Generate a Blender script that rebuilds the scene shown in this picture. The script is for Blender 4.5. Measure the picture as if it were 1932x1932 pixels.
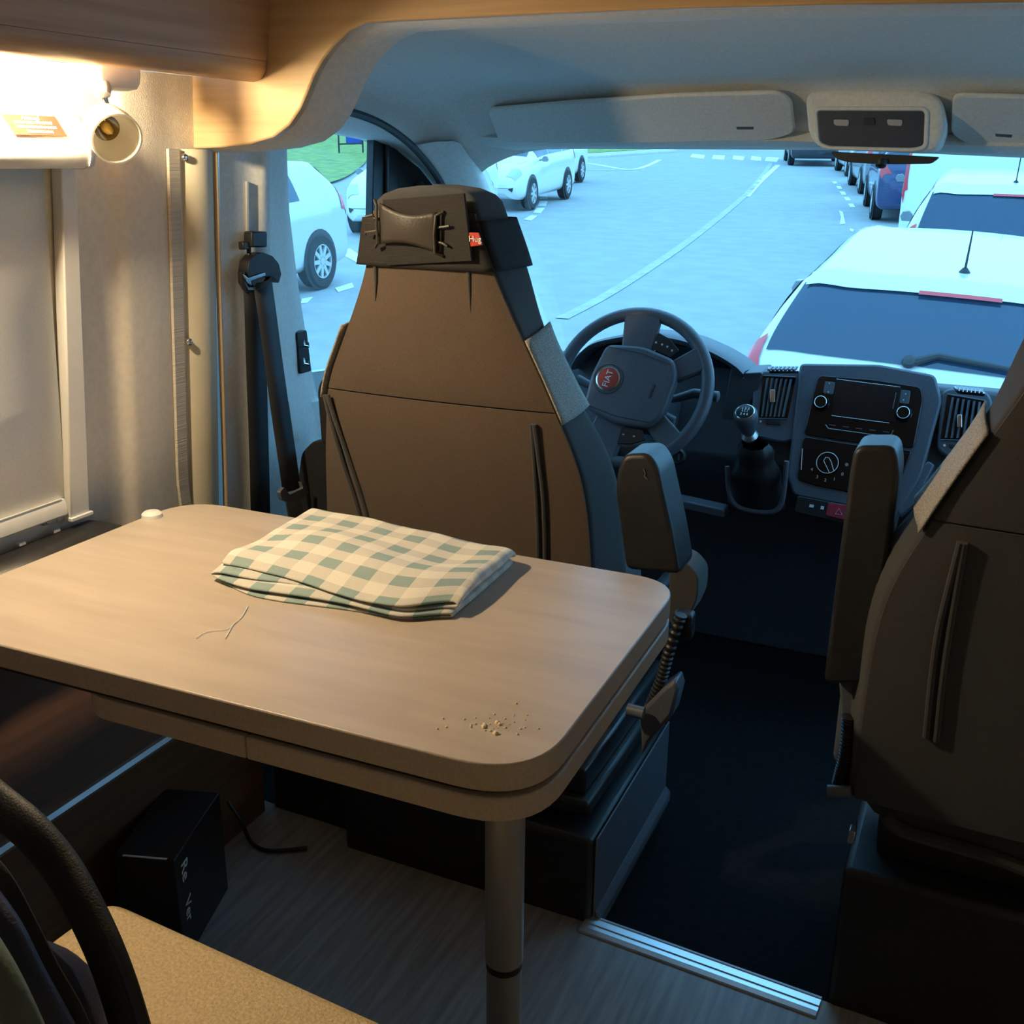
import bpy, bmesh, math, random
from mathutils import Vector, Matrix, noise as mnoise

# ------------------------------------------------------------------ clear
for o in list(bpy.data.objects):
    bpy.data.objects.remove(o, do_unlink=True)
scn = bpy.context.scene
COL = scn.collection
random.seed(7)
R = math.radians

# ------------------------------------------------------------------ camera
YAW, PITCH, ROLL, FPX = 24.6, 18.5, 0.55, 1985.0
CAM = Vector((0, 0, 1.25))
_y, _p, _r = R(YAW), R(PITCH), R(ROLL)
FW = Vector((-math.sin(_y)*math.cos(_p), math.cos(_y)*math.cos(_p), -math.sin(_p)))
_rt = Vector((math.cos(_y), math.sin(_y), 0)); _up = _rt.cross(FW)
RT = _rt*math.cos(_r) + _up*math.sin(_r)
UP = RT.cross(FW)
cam = bpy.data.cameras.new('camera'); camo = bpy.data.objects.new('camera', cam)
COL.objects.link(camo)
camo.matrix_world = Matrix(((RT.x, UP.x, -FW.x, CAM.x), (RT.y, UP.y, -FW.y, CAM.y),
                            (RT.z, UP.z, -FW.z, CAM.z), (0, 0, 0, 1)))
cam.sensor_width = 36.0; cam.lens = FPX/1932*36.0
cam.clip_start = 0.02; cam.clip_end = 500
scn.camera = camo

# ------------------------------------------------------------------ world: even overcast dusk sky
w = bpy.data.worlds.new('overcast_sky'); scn.world = w; w.use_nodes = True
bg = w.node_tree.nodes['Background']
bg.inputs[0].default_value = (0.215, 0.585, 1.0, 1); bg.inputs[1].default_value = 3.9

# ------------------------------------------------------------------ exposure
vs = scn.view_settings
vs.view_transform = 'Standard'; vs.look = 'None'; vs.gamma = 1.0
vs.use_curve_mapping = False; vs.exposure = 0.0
LAMP_POWER = 148.0           # strength of the warm globe lamp under the wall cupboard
WARM = (1.0, 0.80, 0.50)

# ------------------------------------------------------------------ photograph sight lines (to place things at their own depth)
def ray(px, py):
    return FW + RT*((px-966)/FPX) - UP*((py-966)/FPX)
def onX(px, py, v): d = ray(px, py); return CAM + d*((v-CAM.x)/d.x)
def onY(px, py, v): d = ray(px, py); return CAM + d*((v-CAM.y)/d.y)
def onZ(px, py, v): d = ray(px, py); return CAM + d*((v-CAM.z)/d.z)
def onP(px, py, p0, n):
    d = ray(px, py); n = Vector(n); return CAM + d*((Vector(p0)-CAM).dot(n)/d.dot(n))
def V(*a): return Vector(a)
def lerp(a, b, t): return a + (b-a)*t
def sstep(a, b, x):
    t = max(0., min(1., (x-a)/(b-a))); return t*t*(3-2*t)
def interp(tab, x):
    if x <= tab[0][0]: return tab[0][1]
    for (a, va), (b, vb) in zip(tab, tab[1:]):
        if x <= b: return va + (vb-va)*(x-a)/(b-a) if b > a else vb
    return tab[-1][1]

# ------------------------------------------------------------------ materials
def mk(name, col, rough=.5, metal=0., spec=.5, var=0., vscale=40., vstretch=(1, 1, 1), col2=None,
       bump=0., bscale=300., bstretch=(1, 1, 1), coat=0., emit=None, estr=0., trans=0., detail=4., sheen=0., ramp=(.35, .65)):
    m = bpy.data.materials.new(name); m.use_nodes = True
    nt = m.node_tree; b = nt.nodes['Principled BSDF']
    b.inputs['Base Color'].default_value = (*col, 1); b.inputs['Roughness'].default_value = rough
    b.inputs['Metallic'].default_value = metal; b.inputs['Specular IOR Level'].default_value = spec
    b.inputs['Coat Weight'].default_value = coat; b.inputs['Transmission Weight'].default_value = trans
    b.inputs['Sheen Weight'].default_value = sheen
    if emit: b.inputs['Emission Color'].default_value = (*emit, 1); b.inputs['Emission Strength'].default_value = estr
    tc = nt.nodes.new('ShaderNodeTexCoord')
    def noise(scale, stretch, det):
        mp = nt.nodes.new('ShaderNodeMapping'); mp.inputs['Scale'].default_value = stretch
        nt.links.new(tc.outputs['Object'], mp.inputs[0])
        n = nt.nodes.new('ShaderNodeTexNoise'); n.inputs['Scale'].default_value = scale; n.inputs['Detail'].default_value = det
        nt.links.new(mp.outputs[0], n.inputs['Vector']); return n
    if var or col2:
        n = noise(vscale, vstretch, detail)
        r = nt.nodes.new('ShaderNodeValToRGB')
        c2 = col2 if col2 else tuple(c*(1-var) for c in col)
        c1 = col if col2 else tuple(min(1, c*(1+var)) for c in col)
        r.color_ramp.elements[0].position = ramp[0]; r.color_ramp.elements[1].position = ramp[1]
        r.color_ramp.elements[0].color = (*c2, 1); r.color_ramp.elements[1].color = (*c1, 1)
        nt.links.new(n.outputs['Fac'], r.inputs[0]); nt.links.new(r.outputs[0], b.inputs['Base Color'])
    if bump:
        n2 = noise(bscale, bstretch, 3)
        bp = nt.nodes.new('ShaderNodeBump'); bp.inputs['Strength'].default_value = bump; bp.inputs['Distance'].default_value = .002
        nt.links.new(n2.outputs['Fac'], bp.inputs['Height']); nt.links.new(bp.outputs[0], b.inputs['Normal'])
    return m

def mk_glass(name, tint, refl):
    m = bpy.data.materials.new(name); m.use_nodes = True; nt = m.node_tree
    for n in list(nt.nodes):
        if n.type != 'OUTPUT_MATERIAL': nt.nodes.remove(n)
    out = [n for n in nt.nodes if n.type == 'OUTPUT_MATERIAL'][0]
    t = nt.nodes.new('ShaderNodeBsdfTransparent'); t.inputs[0].default_value = (*tint, 1)
    g = nt.nodes.new('ShaderNodeBsdfGlossy'); g.inputs['Roughness'].default_value = .02
    mx = nt.nodes.new('ShaderNodeMixShader'); mx.inputs[0].default_value = refl
    nt.links.new(t.outputs[0], mx.inputs[1]); nt.links.new(g.outputs[0], mx.inputs[2]); nt.links.new(mx.outputs[0], out.inputs[0])
    return m

M = {}
M['floor'] = mk('vinyl_floor_wood', (.38, .36, .35), .40, col2=(.25, .235, .225), vscale=9, vstretch=(9, .6, 1), detail=6, bump=.12, bscale=40, bstretch=(12, .8, 1))
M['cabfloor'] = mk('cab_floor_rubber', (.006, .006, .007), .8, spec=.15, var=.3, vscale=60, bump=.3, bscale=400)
M['wall'] = mk('wall_lining_beige', (.78, .715, .61), .85, var=.04, vscale=90, bump=.35, bscale=520)
M['cabtrim'] = mk('cab_trim_grey', (.78, .78, .74), .62, var=.05, vscale=120, bump=.2, bscale=700)
M['headliner'] = mk('headliner_grey_fabric', (.78, .775, .72), .85, var=.05, vscale=160, bump=.25, bscale=800)
M['cream'] = mk('cream_post_plastic', (.67, .61, .46), .5, var=.02, vscale=30, bump=.08, bscale=500)
M['zip'] = mk('zip_tape_beige', (.58, .53, .45), .8, var=.12, vscale=26, vstretch=(.01, .01, 24), bump=.5, bscale=26, bstretch=(.01, .01, 24))
M['piping'] = mk('piping_tan', (.55, .40, .24), .6)
M['ceil'] = mk('ceiling_panel_cream', (.70, .66, .58), .8, var=.03)
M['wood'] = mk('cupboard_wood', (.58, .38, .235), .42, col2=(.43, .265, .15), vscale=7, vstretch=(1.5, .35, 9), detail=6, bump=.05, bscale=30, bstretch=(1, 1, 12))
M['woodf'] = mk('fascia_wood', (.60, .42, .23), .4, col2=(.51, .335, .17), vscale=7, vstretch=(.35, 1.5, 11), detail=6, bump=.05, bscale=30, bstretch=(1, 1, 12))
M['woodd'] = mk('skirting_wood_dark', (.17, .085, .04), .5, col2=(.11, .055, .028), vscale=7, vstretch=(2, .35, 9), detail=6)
M['table'] = mk('table_laminate', (.52, .435, .355), .30, spec=.65, col2=(.445, .37, .30), vscale=5, vstretch=(1.0, 7, 1), detail=9, bump=.18, bscale=900)
M['tedge'] = mk('table_edge_band', (.45, .375, .30), .45, var=.08, vscale=300, bump=.1, bscale=900)
M['tleg'] = mk('table_leg_grey_metal', (.34, .33, .32), .38, metal=.35)
M['white'] = mk('white_plastic', (.74, .73, .70), .4, var=.02)
M['blindfab'] = mk('blind_fabric', (.74, .735, .69), .85, var=.05, vscale=500, bump=.15, bscale=1200)
M['grey_pl'] = mk('grey_plastic', (.40, .41, .42), .45)
M['red'] = mk('red_print', (.50, .045, .025), .5)
M['whitepr'] = mk('white_print', (.85, .84, .80), .5)
M['chrome'] = mk('chrome', (.75, .75, .76), .16, metal=1.)
M['steel'] = mk('brushed_steel', (.52, .52, .53), .34, metal=1., bump=.1, bscale=300)
M['alu'] = mk('threshold_aluminium', (.80, .82, .85), .34, metal=.9, bump=.06, bscale=500)
M['black'] = mk('black_plastic', (.016, .016, .017), .42, var=.2, vscale=80, bump=.15, bscale=900)
M['blackg'] = mk('black_gloss', (.006, .006, .007), .12)
M['dash'] = mk('dashboard_plastic', (.055, .058, .068), .5, var=.12, vscale=200, bump=.25, bscale=900)
M['dashl'] = mk('dashboard_trim_grey', (.105, .112, .135), .42, var=.08, vscale=200, bump=.15, bscale=900)
M['slat'] = mk('vent_slat_dark', (.022, .022, .025), .35)
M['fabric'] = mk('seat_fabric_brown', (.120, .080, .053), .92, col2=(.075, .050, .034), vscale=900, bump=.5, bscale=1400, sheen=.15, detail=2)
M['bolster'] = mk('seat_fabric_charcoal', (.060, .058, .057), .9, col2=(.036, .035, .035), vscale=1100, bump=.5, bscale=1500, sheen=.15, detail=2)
M['band'] = mk('seat_fabric_light_grey', (.52, .48, .42), .9, col2=(.22, .20, .17), vscale=520, bump=.5, bscale=600, detail=2)
M['elastic'] = mk('elastic_black', (.022, .019, .017), .85, col2=(.013, .011, .010), vscale=140, vstretch=(.4, .4, 6), bump=.5, bscale=240, bstretch=(.3, .3, 5))
M['clip'] = mk('black_clip_plastic', (.042, .034, .028), .48, bump=.25, bscale=300)
M['webbing'] = mk('seat_belt_webbing', (.012, .013, .016), .6, bump=.3, bscale=300, bstretch=(1, 1, 5))
M['leather'] = mk('bench_upholstery', (.62, .465, .25), .5, col2=(.47, .34, .17), vscale=260, bump=.9, bscale=330, detail=3)
M['bag'] = mk('black_nylon', (.010, .010, .012), .62, bump=.4, bscale=500)
M['crumb'] = mk('bread_crumb', (.80, .66, .40), .8)
M['bagblue'] = mk('navy_nylon', (.012, .016, .045), .55, bump=.4, bscale=300)
M['baggreen'] = mk('green_grey_cloth', (.10, .13, .10), .85, bump=.4, bscale=200)
M['boxblk'] = mk('printed_carton_black', (.012, .012, .014), .35)
M['glassw'] = mk('lamp_glass_frosted', (.92, .88, .76), .3, trans=.35)
M['bulb'] = mk('bulb_amber', (.75, .50, .12), .15, trans=.4)
M['screen'] = mk('dark_screen', (.010, .010, .013), .1)
M['hazard'] = mk('hazard_button_red', (.42, .03, .06), .4)
M['console'] = mk('console_lens_blue_grey', (.050, .060, .085), .3, bump=.05)
M['wind'] = mk_glass('window_glass', (.93, .965, .97), .045)
# outside
M['asphalt'] = mk('asphalt', (.37, .37, .365), .9, col2=(.325, .325, .325), vscale=3, bump=.3, bscale=120, detail=10)
M['paint'] = mk('road_paint', (.78, .78, .76), .8, var=.1, vscale=8)
M['paintworn'] = mk('road_paint_worn', (.47, .47, .46), .85, col2=(.38, .38, .38), vscale=5, detail=8)
M['grass'] = mk('lawn_grass', (.30, .36, .055), .95, col2=(.12, .20, .045), vscale=3, detail=8, bump=1., bscale=30)
M['kerb'] = mk('kerb_concrete', (.48, .44, .42), .9, var=.1, vscale=10)
M['carwhite'] = mk('car_paint_white', (.80, .80, .79), .25, coat=.6)
M['carsilver'] = mk('car_paint_silver', (.66, .66, .65), .3, metal=.15, coat=.6)
M['carblue'] = mk('car_paint_dark_blue', (.035, .05, .13), .25, coat=.6)
M['cargrey'] = mk('car_paint_grey', (.22, .24, .26), .3, coat=.6)
M['carblack'] = mk('car_paint_black', (.02, .022, .03), .25, coat=.6)
M['carglass'] = mk('car_window_glass', (.016, .045, .085), .06, coat=.3)
M['tyre'] = mk('tyre_rubber', (.018, .018, .019), .8)
M['rim'] = mk('alloy_rim', (.62, .62, .60), .35, metal=.4)
M['tail'] = mk('tail_light_red', (.70, .05, .06), .2, coat=.5)
M['headl'] = mk('head_light_glass', (.50, .54, .55), .12, coat=.5)
M['trimblk'] = mk('car_trim_black', (.02, .02, .022), .5)
M['plate'] = mk('number_plate', (.75, .75, .72), .4)
M['binblue'] = mk('blue_painted_panel', (.02, .05, .30), .5)
M['lampwarm'] = mk('lit_lamp_diffuser', (1, .9, .7), .5, emit=WARM, estr=LAMP_POWER*10)

def mk_check():
    m = bpy.data.materials.new('checked_cotton'); m.use_nodes = True; nt = m.node_tree; b = nt.nodes['Principled BSDF']
    b.inputs['Roughness'].default_value = .9
    uv = nt.nodes.new('ShaderNodeUVMap'); sp = nt.nodes.new('ShaderNodeSeparateXYZ'); nt.links.new(uv.outputs[0], sp.inputs[0])
    def stripe(o):
        f = nt.nodes.new('ShaderNodeMath'); f.operation = 'FRACT'; nt.links.new(sp.outputs[o], f.inputs[0])
        g = nt.nodes.new('ShaderNodeMath'); g.operation = 'LESS_THAN'; g.inputs[1].default_value = .5
        nt.links.new(f.outputs[0], g.inputs[0]); return g
    a, c = stripe(0), stripe(1)
    s = nt.nodes.new('ShaderNodeMath'); s.operation = 'ADD'; nt.links.new(a.outputs[0], s.inputs[0]); nt.links.new(c.outputs[0], s.inputs[1])
    d = nt.nodes.new('ShaderNodeMath'); d.operation = 'DIVIDE'; d.inputs[1].default_value = 2.0; nt.links.new(s.outputs[0], d.inputs[0])
    r = nt.nodes.new('ShaderNodeValToRGB'); r.color_ramp.interpolation = 'CONSTANT'
    r.color_ramp.elements[0].color = (.84, .80, .70, 1)
    r.color_ramp.elements[1].position = .25; r.color_ramp.elements[1].color = (.69, .66, .59, 1)
    e = r.color_ramp.elements.new(.75); e.color = (.30, .41, .40, 1)
    nt.links.new(d.outputs[0], r.inputs[0])
    tc = nt.nodes.new('ShaderNodeTexCoord'); n = nt.nodes.new('ShaderNodeTexNoise'); n.inputs['Scale'].default_value = 900
    nt.links.new(tc.outputs['Object'], n.inputs['Vector'])
    mx = nt.nodes.new('ShaderNodeMix'); mx.data_type = 'RGBA'; mx.blend_type = 'MULTIPLY'; mx.inputs[0].default_value = .35
    nt.links.new(r.outputs[0], mx.inputs[6]); nt.links.new(n.outputs['Fac'], mx.inputs[7]); nt.links.new(mx.outputs[2], b.inputs['Base Color'])
    bp = nt.nodes.new('ShaderNodeBump'); bp.inputs['Strength'].default_value = .3; bp.inputs['Distance'].default_value = .001
    nt.links.new(n.outputs['Fac'], bp.inputs['Height']); nt.links.new(bp.outputs[0], b.inputs['Normal'])
    return m
M['check'] = mk_check()

# ------------------------------------------------------------------ mesh helpers
class B:
    def __init__(s): s.v = []; s.f = []
    def add(s, vs, fs):
        k = len(s.v); s.v += [Vector(q) for q in vs]; s.f += [[i+k for i in f] for f in fs]; return s
    def box(s, c, d, m=None):
        c = Vector(c); h = [x/2 for x in d]
        vs = [Vector((x*h[0], y*h[1], z*h[2])) for x in (-1, 1) for y in (-1, 1) for z in (-1, 1)]
        if m is not None: vs = [m @ q for q in vs]
        vs = [q + c for q in vs]
        return s.add(vs, [[0, 1, 3, 2], [4, 6, 7, 5], [0, 4, 5, 1], [2, 3, 7, 6], [0, 2, 6, 4], [1, 5, 7, 3]])
    def prism(s, poly, vec):
        poly = [Vector(q) for q in poly]; vec = Vector(vec); n = len(poly)
        nr = Vector((0, 0, 0))
        for i in range(n): nr += poly[i].cross(poly[(i+1) % n])
        if nr.dot(vec) > 0: poly = poly[::-1]
        vs = poly + [q+vec for q in poly]
        fs = [list(range(n)), list(range(2*n-1, n-1, -1))] + [[i, n+i, n+(i+1) % n, (i+1) % n] for i in range(n)]
        return s.add(vs, fs)
    def grid(s, rows, cu=False, cv=False, flip=False):
        nr, nc = len(rows), len(rows[0]); vs = [q for r in rows for q in r]; fs = []
        for i in range(nr if cu else nr-1):
            for j in range(nc if cv else nc-1):
                a, b = i*nc+j, i*nc+(j+1) % nc; c, d = ((i+1) % nr)*nc+(j+1) % nc, ((i+1) % nr)*nc+j
                fs.append([a, d, c, b] if flip else [a, b, c, d])
        return s.add(vs, fs)
    def tube(s, path, r, n=10, closed=False, flat=1.0, up=None, caps=True):
        path = [Vector(q) for q in path]; m = len(path); rows = []; prev = None
        for i, p in enumerate(path):
            a = path[(i-1) % m] if (closed or i > 0) else p; b = path[(i+1) % m] if (closed or i < m-1) else p
            t = (b-a).normalized()
            if prev is None:
                ref = Vector(up) if up is not None else (Vector((0, 0, 1)) if abs(t.z) < .9 else Vector((1, 0, 0)))
            else: ref = prev
            u = (ref - t*ref.dot(t)).normalized(); prev = u; v = t.cross(u)
            rr = r[i] if isinstance(r, (list, tuple)) else r
            rows.append([p + u*(rr*math.cos(2*math.pi*k/n)*flat) + v*(rr*math.sin(2*math.pi*k/n)) for k in range(n)])
        k0 = len(s.v); s.grid(rows, cu=closed, cv=True, flip=True)
        if caps and not closed:
            s.f.append([k0+k for k in range(n)][::-1] if False else [k0+k for k in range(n)]); L = k0+(m-1)*n
            s.f.append([L+k for k in range(n-1, -1, -1)])
        return s
    def lathe(s, prof, o, ax, n=24, cap=True):
        o = Vector(o); ax = Vector(ax).normalized(); ref = Vector((0, 0, 1)) if abs(ax.z) < .9 else Vector((1, 0, 0))
        u = (ref-ax*ref.dot(ax)).normalized(); v = ax.cross(u); rows = []
        for r, h in prof:
            rows.append([o + ax*h + u*(r*math.cos(2*math.pi*k/n)) + v*(r*math.sin(2*math.pi*k/n)) for k in range(n)])
        k0 = len(s.v); s.grid(rows, cv=True)
        if cap:
            if prof[0][0] > 1e-5: s.f.append([k0+k for k in range(n-1, -1, -1)])
            if prof[-1][0] > 1e-5: L = k0+(len(prof)-1)*n; s.f.append([L+k for k in range(n)])
        return s
    def ribbon(s, pts, wv, th, nv=None):
        """flat strap: centre points, width vectors (or one), thickness along normal"""
        rows = []
        for i, p in enumerate(pts):
            p = Vector(p); wvec = Vector(wv[i]) if isinstance(wv[0], (list, tuple, Vector)) else Vector(wv)
            t = (Vector(pts[min(i+1, len(pts)-1)]) - Vector(pts[max(i-1, 0)])).normalized()
            n = t.cross(wvec).normalized()*th/2
            rows.append([p-wvec/2-n, p+wvec/2-n, p+wvec/2+n, p-wvec/2+n])
        k0 = len(s.v); s.grid(rows, cv=True); s.f.append([k0+3, k0+2, k0+1, k0]); L = k0+4*(len(rows)-1); s.f.append([L, L+1, L+2, L+3])
        return s

def rrect(w, h, r, n=5):
    pts = []
    for cx, cy, a0 in ((w/2-r, h/2-r, 0), (-w/2+r, h/2-r, 90), (-w/2+r, -h/2+r, 180), (w/2-r, -h/2+r, 270)):
        for k in range(n+1):
            a = R(a0+90*k/n); pts.append((cx+r*math.cos(a), cy+r*math.sin(a)))
    return pts
def round_poly(pts, rs, n=6):
    """round corners of a planar 3d polygon"""
    out = []; m = len(pts)
    for i, p in enumerate(pts):
        p = Vector(p); r = rs[i] if isinstance(rs, (list, tuple)) else rs
        if r <= 0: out.append(p); continue
        a = (Vector(pts[i-1])-p); b = (Vector(pts[(i+1) % m])-p)
        d = min(r, a.length*.45, b.length*.45); A = p+a.normalized()*d; Bq = p+b.normalized()*d
        for k in range(n+1):
            t = k/n; out.append(A*(1-t)**2 + p*2*t*(1-t) + Bq*t*t)
    return out

def link(name, me, parent=None):
    o = bpy.data.objects.new(name, me); COL.objects.link(o)
    if parent is not None:
        o.parent = parent
        if parent.type == 'EMPTY' and not parent.get('_local'):
            o.matrix_parent_inverse = Matrix.Translation(-parent.location)
    return o
def obj(name, b, mat, parent=None, smooth=40, bevel=0., sub=0, seg=2, solid=0.):
    me = bpy.data.meshes.new(name)
    me.from_pydata([tuple(q) for q in b.v], [], b.f)
    bm = bmesh.new(); bm.from_mesh(me); bmesh.ops.recalc_face_normals(bm, faces=bm.faces); bm.to_mesh(me); bm.free()
    if smooth:
        for p in me.polygons: p.use_smooth = True
        me.set_sharp_from_angle(angle=R(smooth))
    me.materials.append(M[mat] if isinstance(mat, str) else mat)
    o = link(name, me, parent)
    if solid: m = o.modifiers.new('thickness', 'SOLIDIFY'); m.thickness = solid; m.offset = 0
    if bevel:
        m = o.modifiers.new('bevel', 'BEVEL'); m.width = bevel; m.segments = seg; m.limit_method = 'ANGLE'; m.angle_limit = R(35); m.harden_normals = False
    if sub: m = o.modifiers.new('sub', 'SUBSURF'); m.levels = sub; m.render_levels = sub
    return o
def tag(o, label=None, cat=None, group=None, kind=None):
    if label: o['label'] = label
    if cat: o['category'] = cat
    if group: o['group'] = group
    if kind: o['kind'] = kind
    return o
def thing(name, label, cat, loc=(0, 0, 0), group=None):
    o = bpy.data.objects.new(name, None); COL.objects.link(o); o.location = Vector(loc); o.empty_display_size = .05
    return tag(o, label, cat, group)
def struct(name, b, mat, parent=None, label=None, **k):
    o = obj(name, b, mat, parent, **k); o['kind'] = 'structure'
    if label: o['label'] = label
    return o
def text(name, s, size, origin, xdir, ydir, mat, parent, ext=.0004, align='CENTER'):
    cu = bpy.data.curves.new(name, 'FONT'); cu.body = s; cu.size = size; cu.extrude = ext; cu.align_x = align; cu.align_y = 'CENTER'; cu.resolution_u = 3
    t = bpy.data.objects.new('tmp', cu); COL.objects.link(t); bpy.context.view_layer.update()
    me = bpy.data.meshes.new_from_object(t.evaluated_get(bpy.context.evaluated_depsgraph_get()))
    bpy.data.objects.remove(t); bpy.data.curves.remove(cu)
    x = Vector(xdir).normalized(); y = Vector(ydir); y = (y-x*y.dot(x)).normalized(); z = x.cross(y); o0 = Vector(origin)
    for v in me.vertices: c = v.co.copy(); v.co = o0 + x*c.x + y*c.y + z*c.z
    me.materials.clear(); me.materials.append(M[mat]); me.name = name
    return link(name, me, parent)

# ================================================================== THE SETTING
X0 = -.30                                   # centre line of the van
def Xw(z): return -1.30 + (z-.65)*.082      # left wall leans inwards towards the roof
def Xr(z): return 2*X0 - Xw(z)
# --- floors
thrL, thrR = onZ(1115, 1730, 0), onZ(1548, 1885, 0)
tdir = (thrR-thrL).normalized(); tnrm = Vector((-tdir.y, tdir.x, 0))
struct('floor', B().prism([(-1.40, -1.7, 0), (.80, -1.7, 0), (.80, 1.36, 0), tuple(thrL+tdir*1.3-tnrm*.001), tuple(thrL-tdir*.9-tnrm*.001)], (0, 0, -.06)), 'floor', label='grey wood-look vinyl floor of the living area')
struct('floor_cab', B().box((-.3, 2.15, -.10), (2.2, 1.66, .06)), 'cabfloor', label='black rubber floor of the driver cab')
# threshold strip: ribbed aluminium profile
tb = B(); prof = [(-.032, 0), (-.031, .004), (-.022, .006), (-.021, .0045), (-.011, .0045), (-.010, .0065), (-.001, .0065), (0, .005), (.006, .005), (.007, .0065), (.012, .0055), (.014, -.02), (-.030, -.02)]
rows = [[p + tnrm*(a-.012) + V(0, 0, h) for a, h in prof] for p in (thrL-tdir*.004, thrR+tdir*.002)]
k0 = len(tb.v); tb.grid(rows, cv=True); n = len(prof); tb.f.append([k0+i for i in range(n)]); tb.f.append([k0+n+i for i in range(n-1, -1, -1)])
struct('trim_1', tb, 'alu', smooth=20, label='ribbed aluminium threshold strip between the two floors')
struct('trim_2', B().box((-.3, 1.30, -.075), (2.1, .02, .09)), 'black') if False else None

# --- left wall of the living area, with a soft vertical roll before the zip
ys = [-1.7, -1.0, -.4, 0, .4, .7, .9, 1.05, 1.15] + [1.18+.01*i for i in range(23)] + [1.42, 1.447]
def wl(y, z): return Xw(z) + .010*sstep(1.255, 1.285, y) - .004*sstep(1.33, 1.40, y)
zs = [-.05 + 1.423*i/12 for i in range(13)]
struct('wall_left', B().grid([[V(wl(y, z), y, z) for y in ys] for z in zs]).grid([[V(wl(y, z)-.03, y, z) for y in ys] for z in zs], flip=True), 'wall', label='beige textured lining of the left side wall')
struct('wall_right', B().prism([(Xr(-.05), -1.7, -.05), (Xr(1.95), -1.7, 1.95), (Xr(1.95)+.03, -1.7, 1.95), (Xr(-.05)+.03, -1.7, -.05)], (0, 3.2, 0)), 'ceil')
struct('wall_outer_left', B().box((-1.43, 1.60, .85), (.02, .56, 2.1)), 'carwhite')
struct('wall_rear', B().box((-.3, -1.72, .95), (2.2, .03, 2.05)), 'ceil')
struct('ceiling', B().box((-.3, -.1, 1.95), (2.2, 3.3, .03)), 'ceil')
# zip tape at the front end of the wall, then the cream post with two snap fasteners
zt = B(); rows = []
for i in range(25):
    z = .55 + .712*i/24; y = onX(330 + (346-330)*(1-(z-.64)/.62) + 0, 600, Xw(z)).y if False else None
    top, bot = onX(325, 283, Xw(1.26)+.008), onX(343, 955, Xw(.64)+.008)
    t = (z-bot.z)/(top.z-bot.z); yc = lerp(bot.y, top.y, t) - (.012*sstep(.72, .6, z) if z < .72 else 0)*-1
    x = Xw(z)+.008
    rows.append([V(x, yc-.014, z), V(x+.004, yc-.012, z), V(x+.004, yc+.012, z), V(x-.004, yc+.016, z)])
struct('trim_3', zt.grid(rows), 'zip', label='beige zip tape running up the wall edge')
post = B(); rows = []
for i in range(21):
    z = .30 + .962*i/20; r = []
    for k in range(11):
        a = k/10; y = lerp(1.405, 1.505, a); x = Xw(z) + .004 + .030*math.sin(math.pi*min(1, a*1.02))**.6 if 0 < a < 1 else Xw(z)-.005
        r.append(V(x-.012, y, z))
    rows.append(r)
po = struct('trim_4', post.grid(rows), 'cream', label='cream rounded post beside the driver cab')
for px, py in ((350, 297), (358, 645)):
    p = onX(px, py, Xw(1.0)+.016); p = onX(px, py, Xw(p.z)+.019)
    s = obj('snap_fastener', B().lathe([(.0001, .0025), (.0018, .0025), (.0022, .0015), (.0045, .0022), (.0058, .001), (.006, -.006)], p, (1, -.35, 0), 20), 'chrome', po)
# --- B pillar: flat grey trim, tan piping, reveal towards the door opening
def Xp(z): return Xw(z) + .012
bp = B(); rows = []
revpx = [(541, 270), (543, 330), (546, 400), (553, 460), (560, 520), (569, 580), (577, 630), (586, 690), (598, 745), (612, 800), (640, 860), (680, 930), (720, 1010)]
for px, py in revpx:
    q = onX(px, py, -1.325); z = q.z
    rows.append([V(Xp(z), 1.500, z), V(Xp(z), 1.505, z), V(Xp(z), 1.56, z), V(Xp(z), 1.600, z), V(Xp(z)+.006, 1.606, z), V(Xp(z)+.006, 1.632, z), V(Xp(z)-.004, 1.645, z), V(lerp(Xp(z), q.x, .45), lerp(1.645, q.y, .55), z), V(q.x, q.y, z), V(q.x-.04, q.y+.004, z)])
top = [V(p.x, p.y, 1.34) for p in rows[0]]
struct('trim_5', bp.grid([top]+rows), 'cabtrim', smooth=50, label='grey pillar trim behind the driver door')
struct('trim_6', B().tube([onX(px, py, Xp(onX(px, py, -1.28).z)+.003) for px, py in ((405, 270), (409, 400), (413, 550), (418, 700), (422, 820), (426, 960))], .0045, 8), 'piping', label='thin tan piping down the grey pillar')
# vertical guide slot above the belt
struct('trim_7', B().tube([onX(466, 342, Xp(1.18)+.005), onX(467, 440, Xp(1.1)+.005)], .003, 6), 'grey_pl')
# --- driver door: frame with glass, dark divider, sealing strip
XG, XS = -1.335, -1.262
hole = [(543, 262), (556, 250), (600, 247), (650, 253), (700, 263), (745, 281), (790, 314), (818, 348), (842, 385), (866, 430), (900, 520), (935, 640), (950, 760), (900, 850), (780, 880), (650, 860), (612, 800), (598, 745), (586, 690), (577, 630), (569, 580), (560, 520), (553, 460), (546, 400), (541, 300)]
outer = [(505, 225), (530, 205), (610, 203), (660, 210), (722, 234), (777, 274), (818, 322), (845, 368), (864, 405), (890, 455), (930, 540), (965, 650), (990, 800), (940, 960), (780, 1000), (640, 1000), (590, 880), (575, 790), (560, 700), (548, 640), (540, 580), (530, 520), (520, 460), (512, 400), (505, 300)]
hp = [onX(x, y, XG) for x, y in hole]; op = [onX(x, y, XS) for x, y in outer]
for i in list(range(16, 25)) + [0]: op[i] = V(XG-.012, hp[i].y-.09, hp[i].z+.002)
for i in (13, 14, 15): op[i] = V(XG+.05, hp[i].y, hp[i].z-.25)
db = B(); n = len(hole); mid = [hp[i].lerp(op[i], .18)+V(.012, 0, 0) for i in range(n)]
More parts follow.
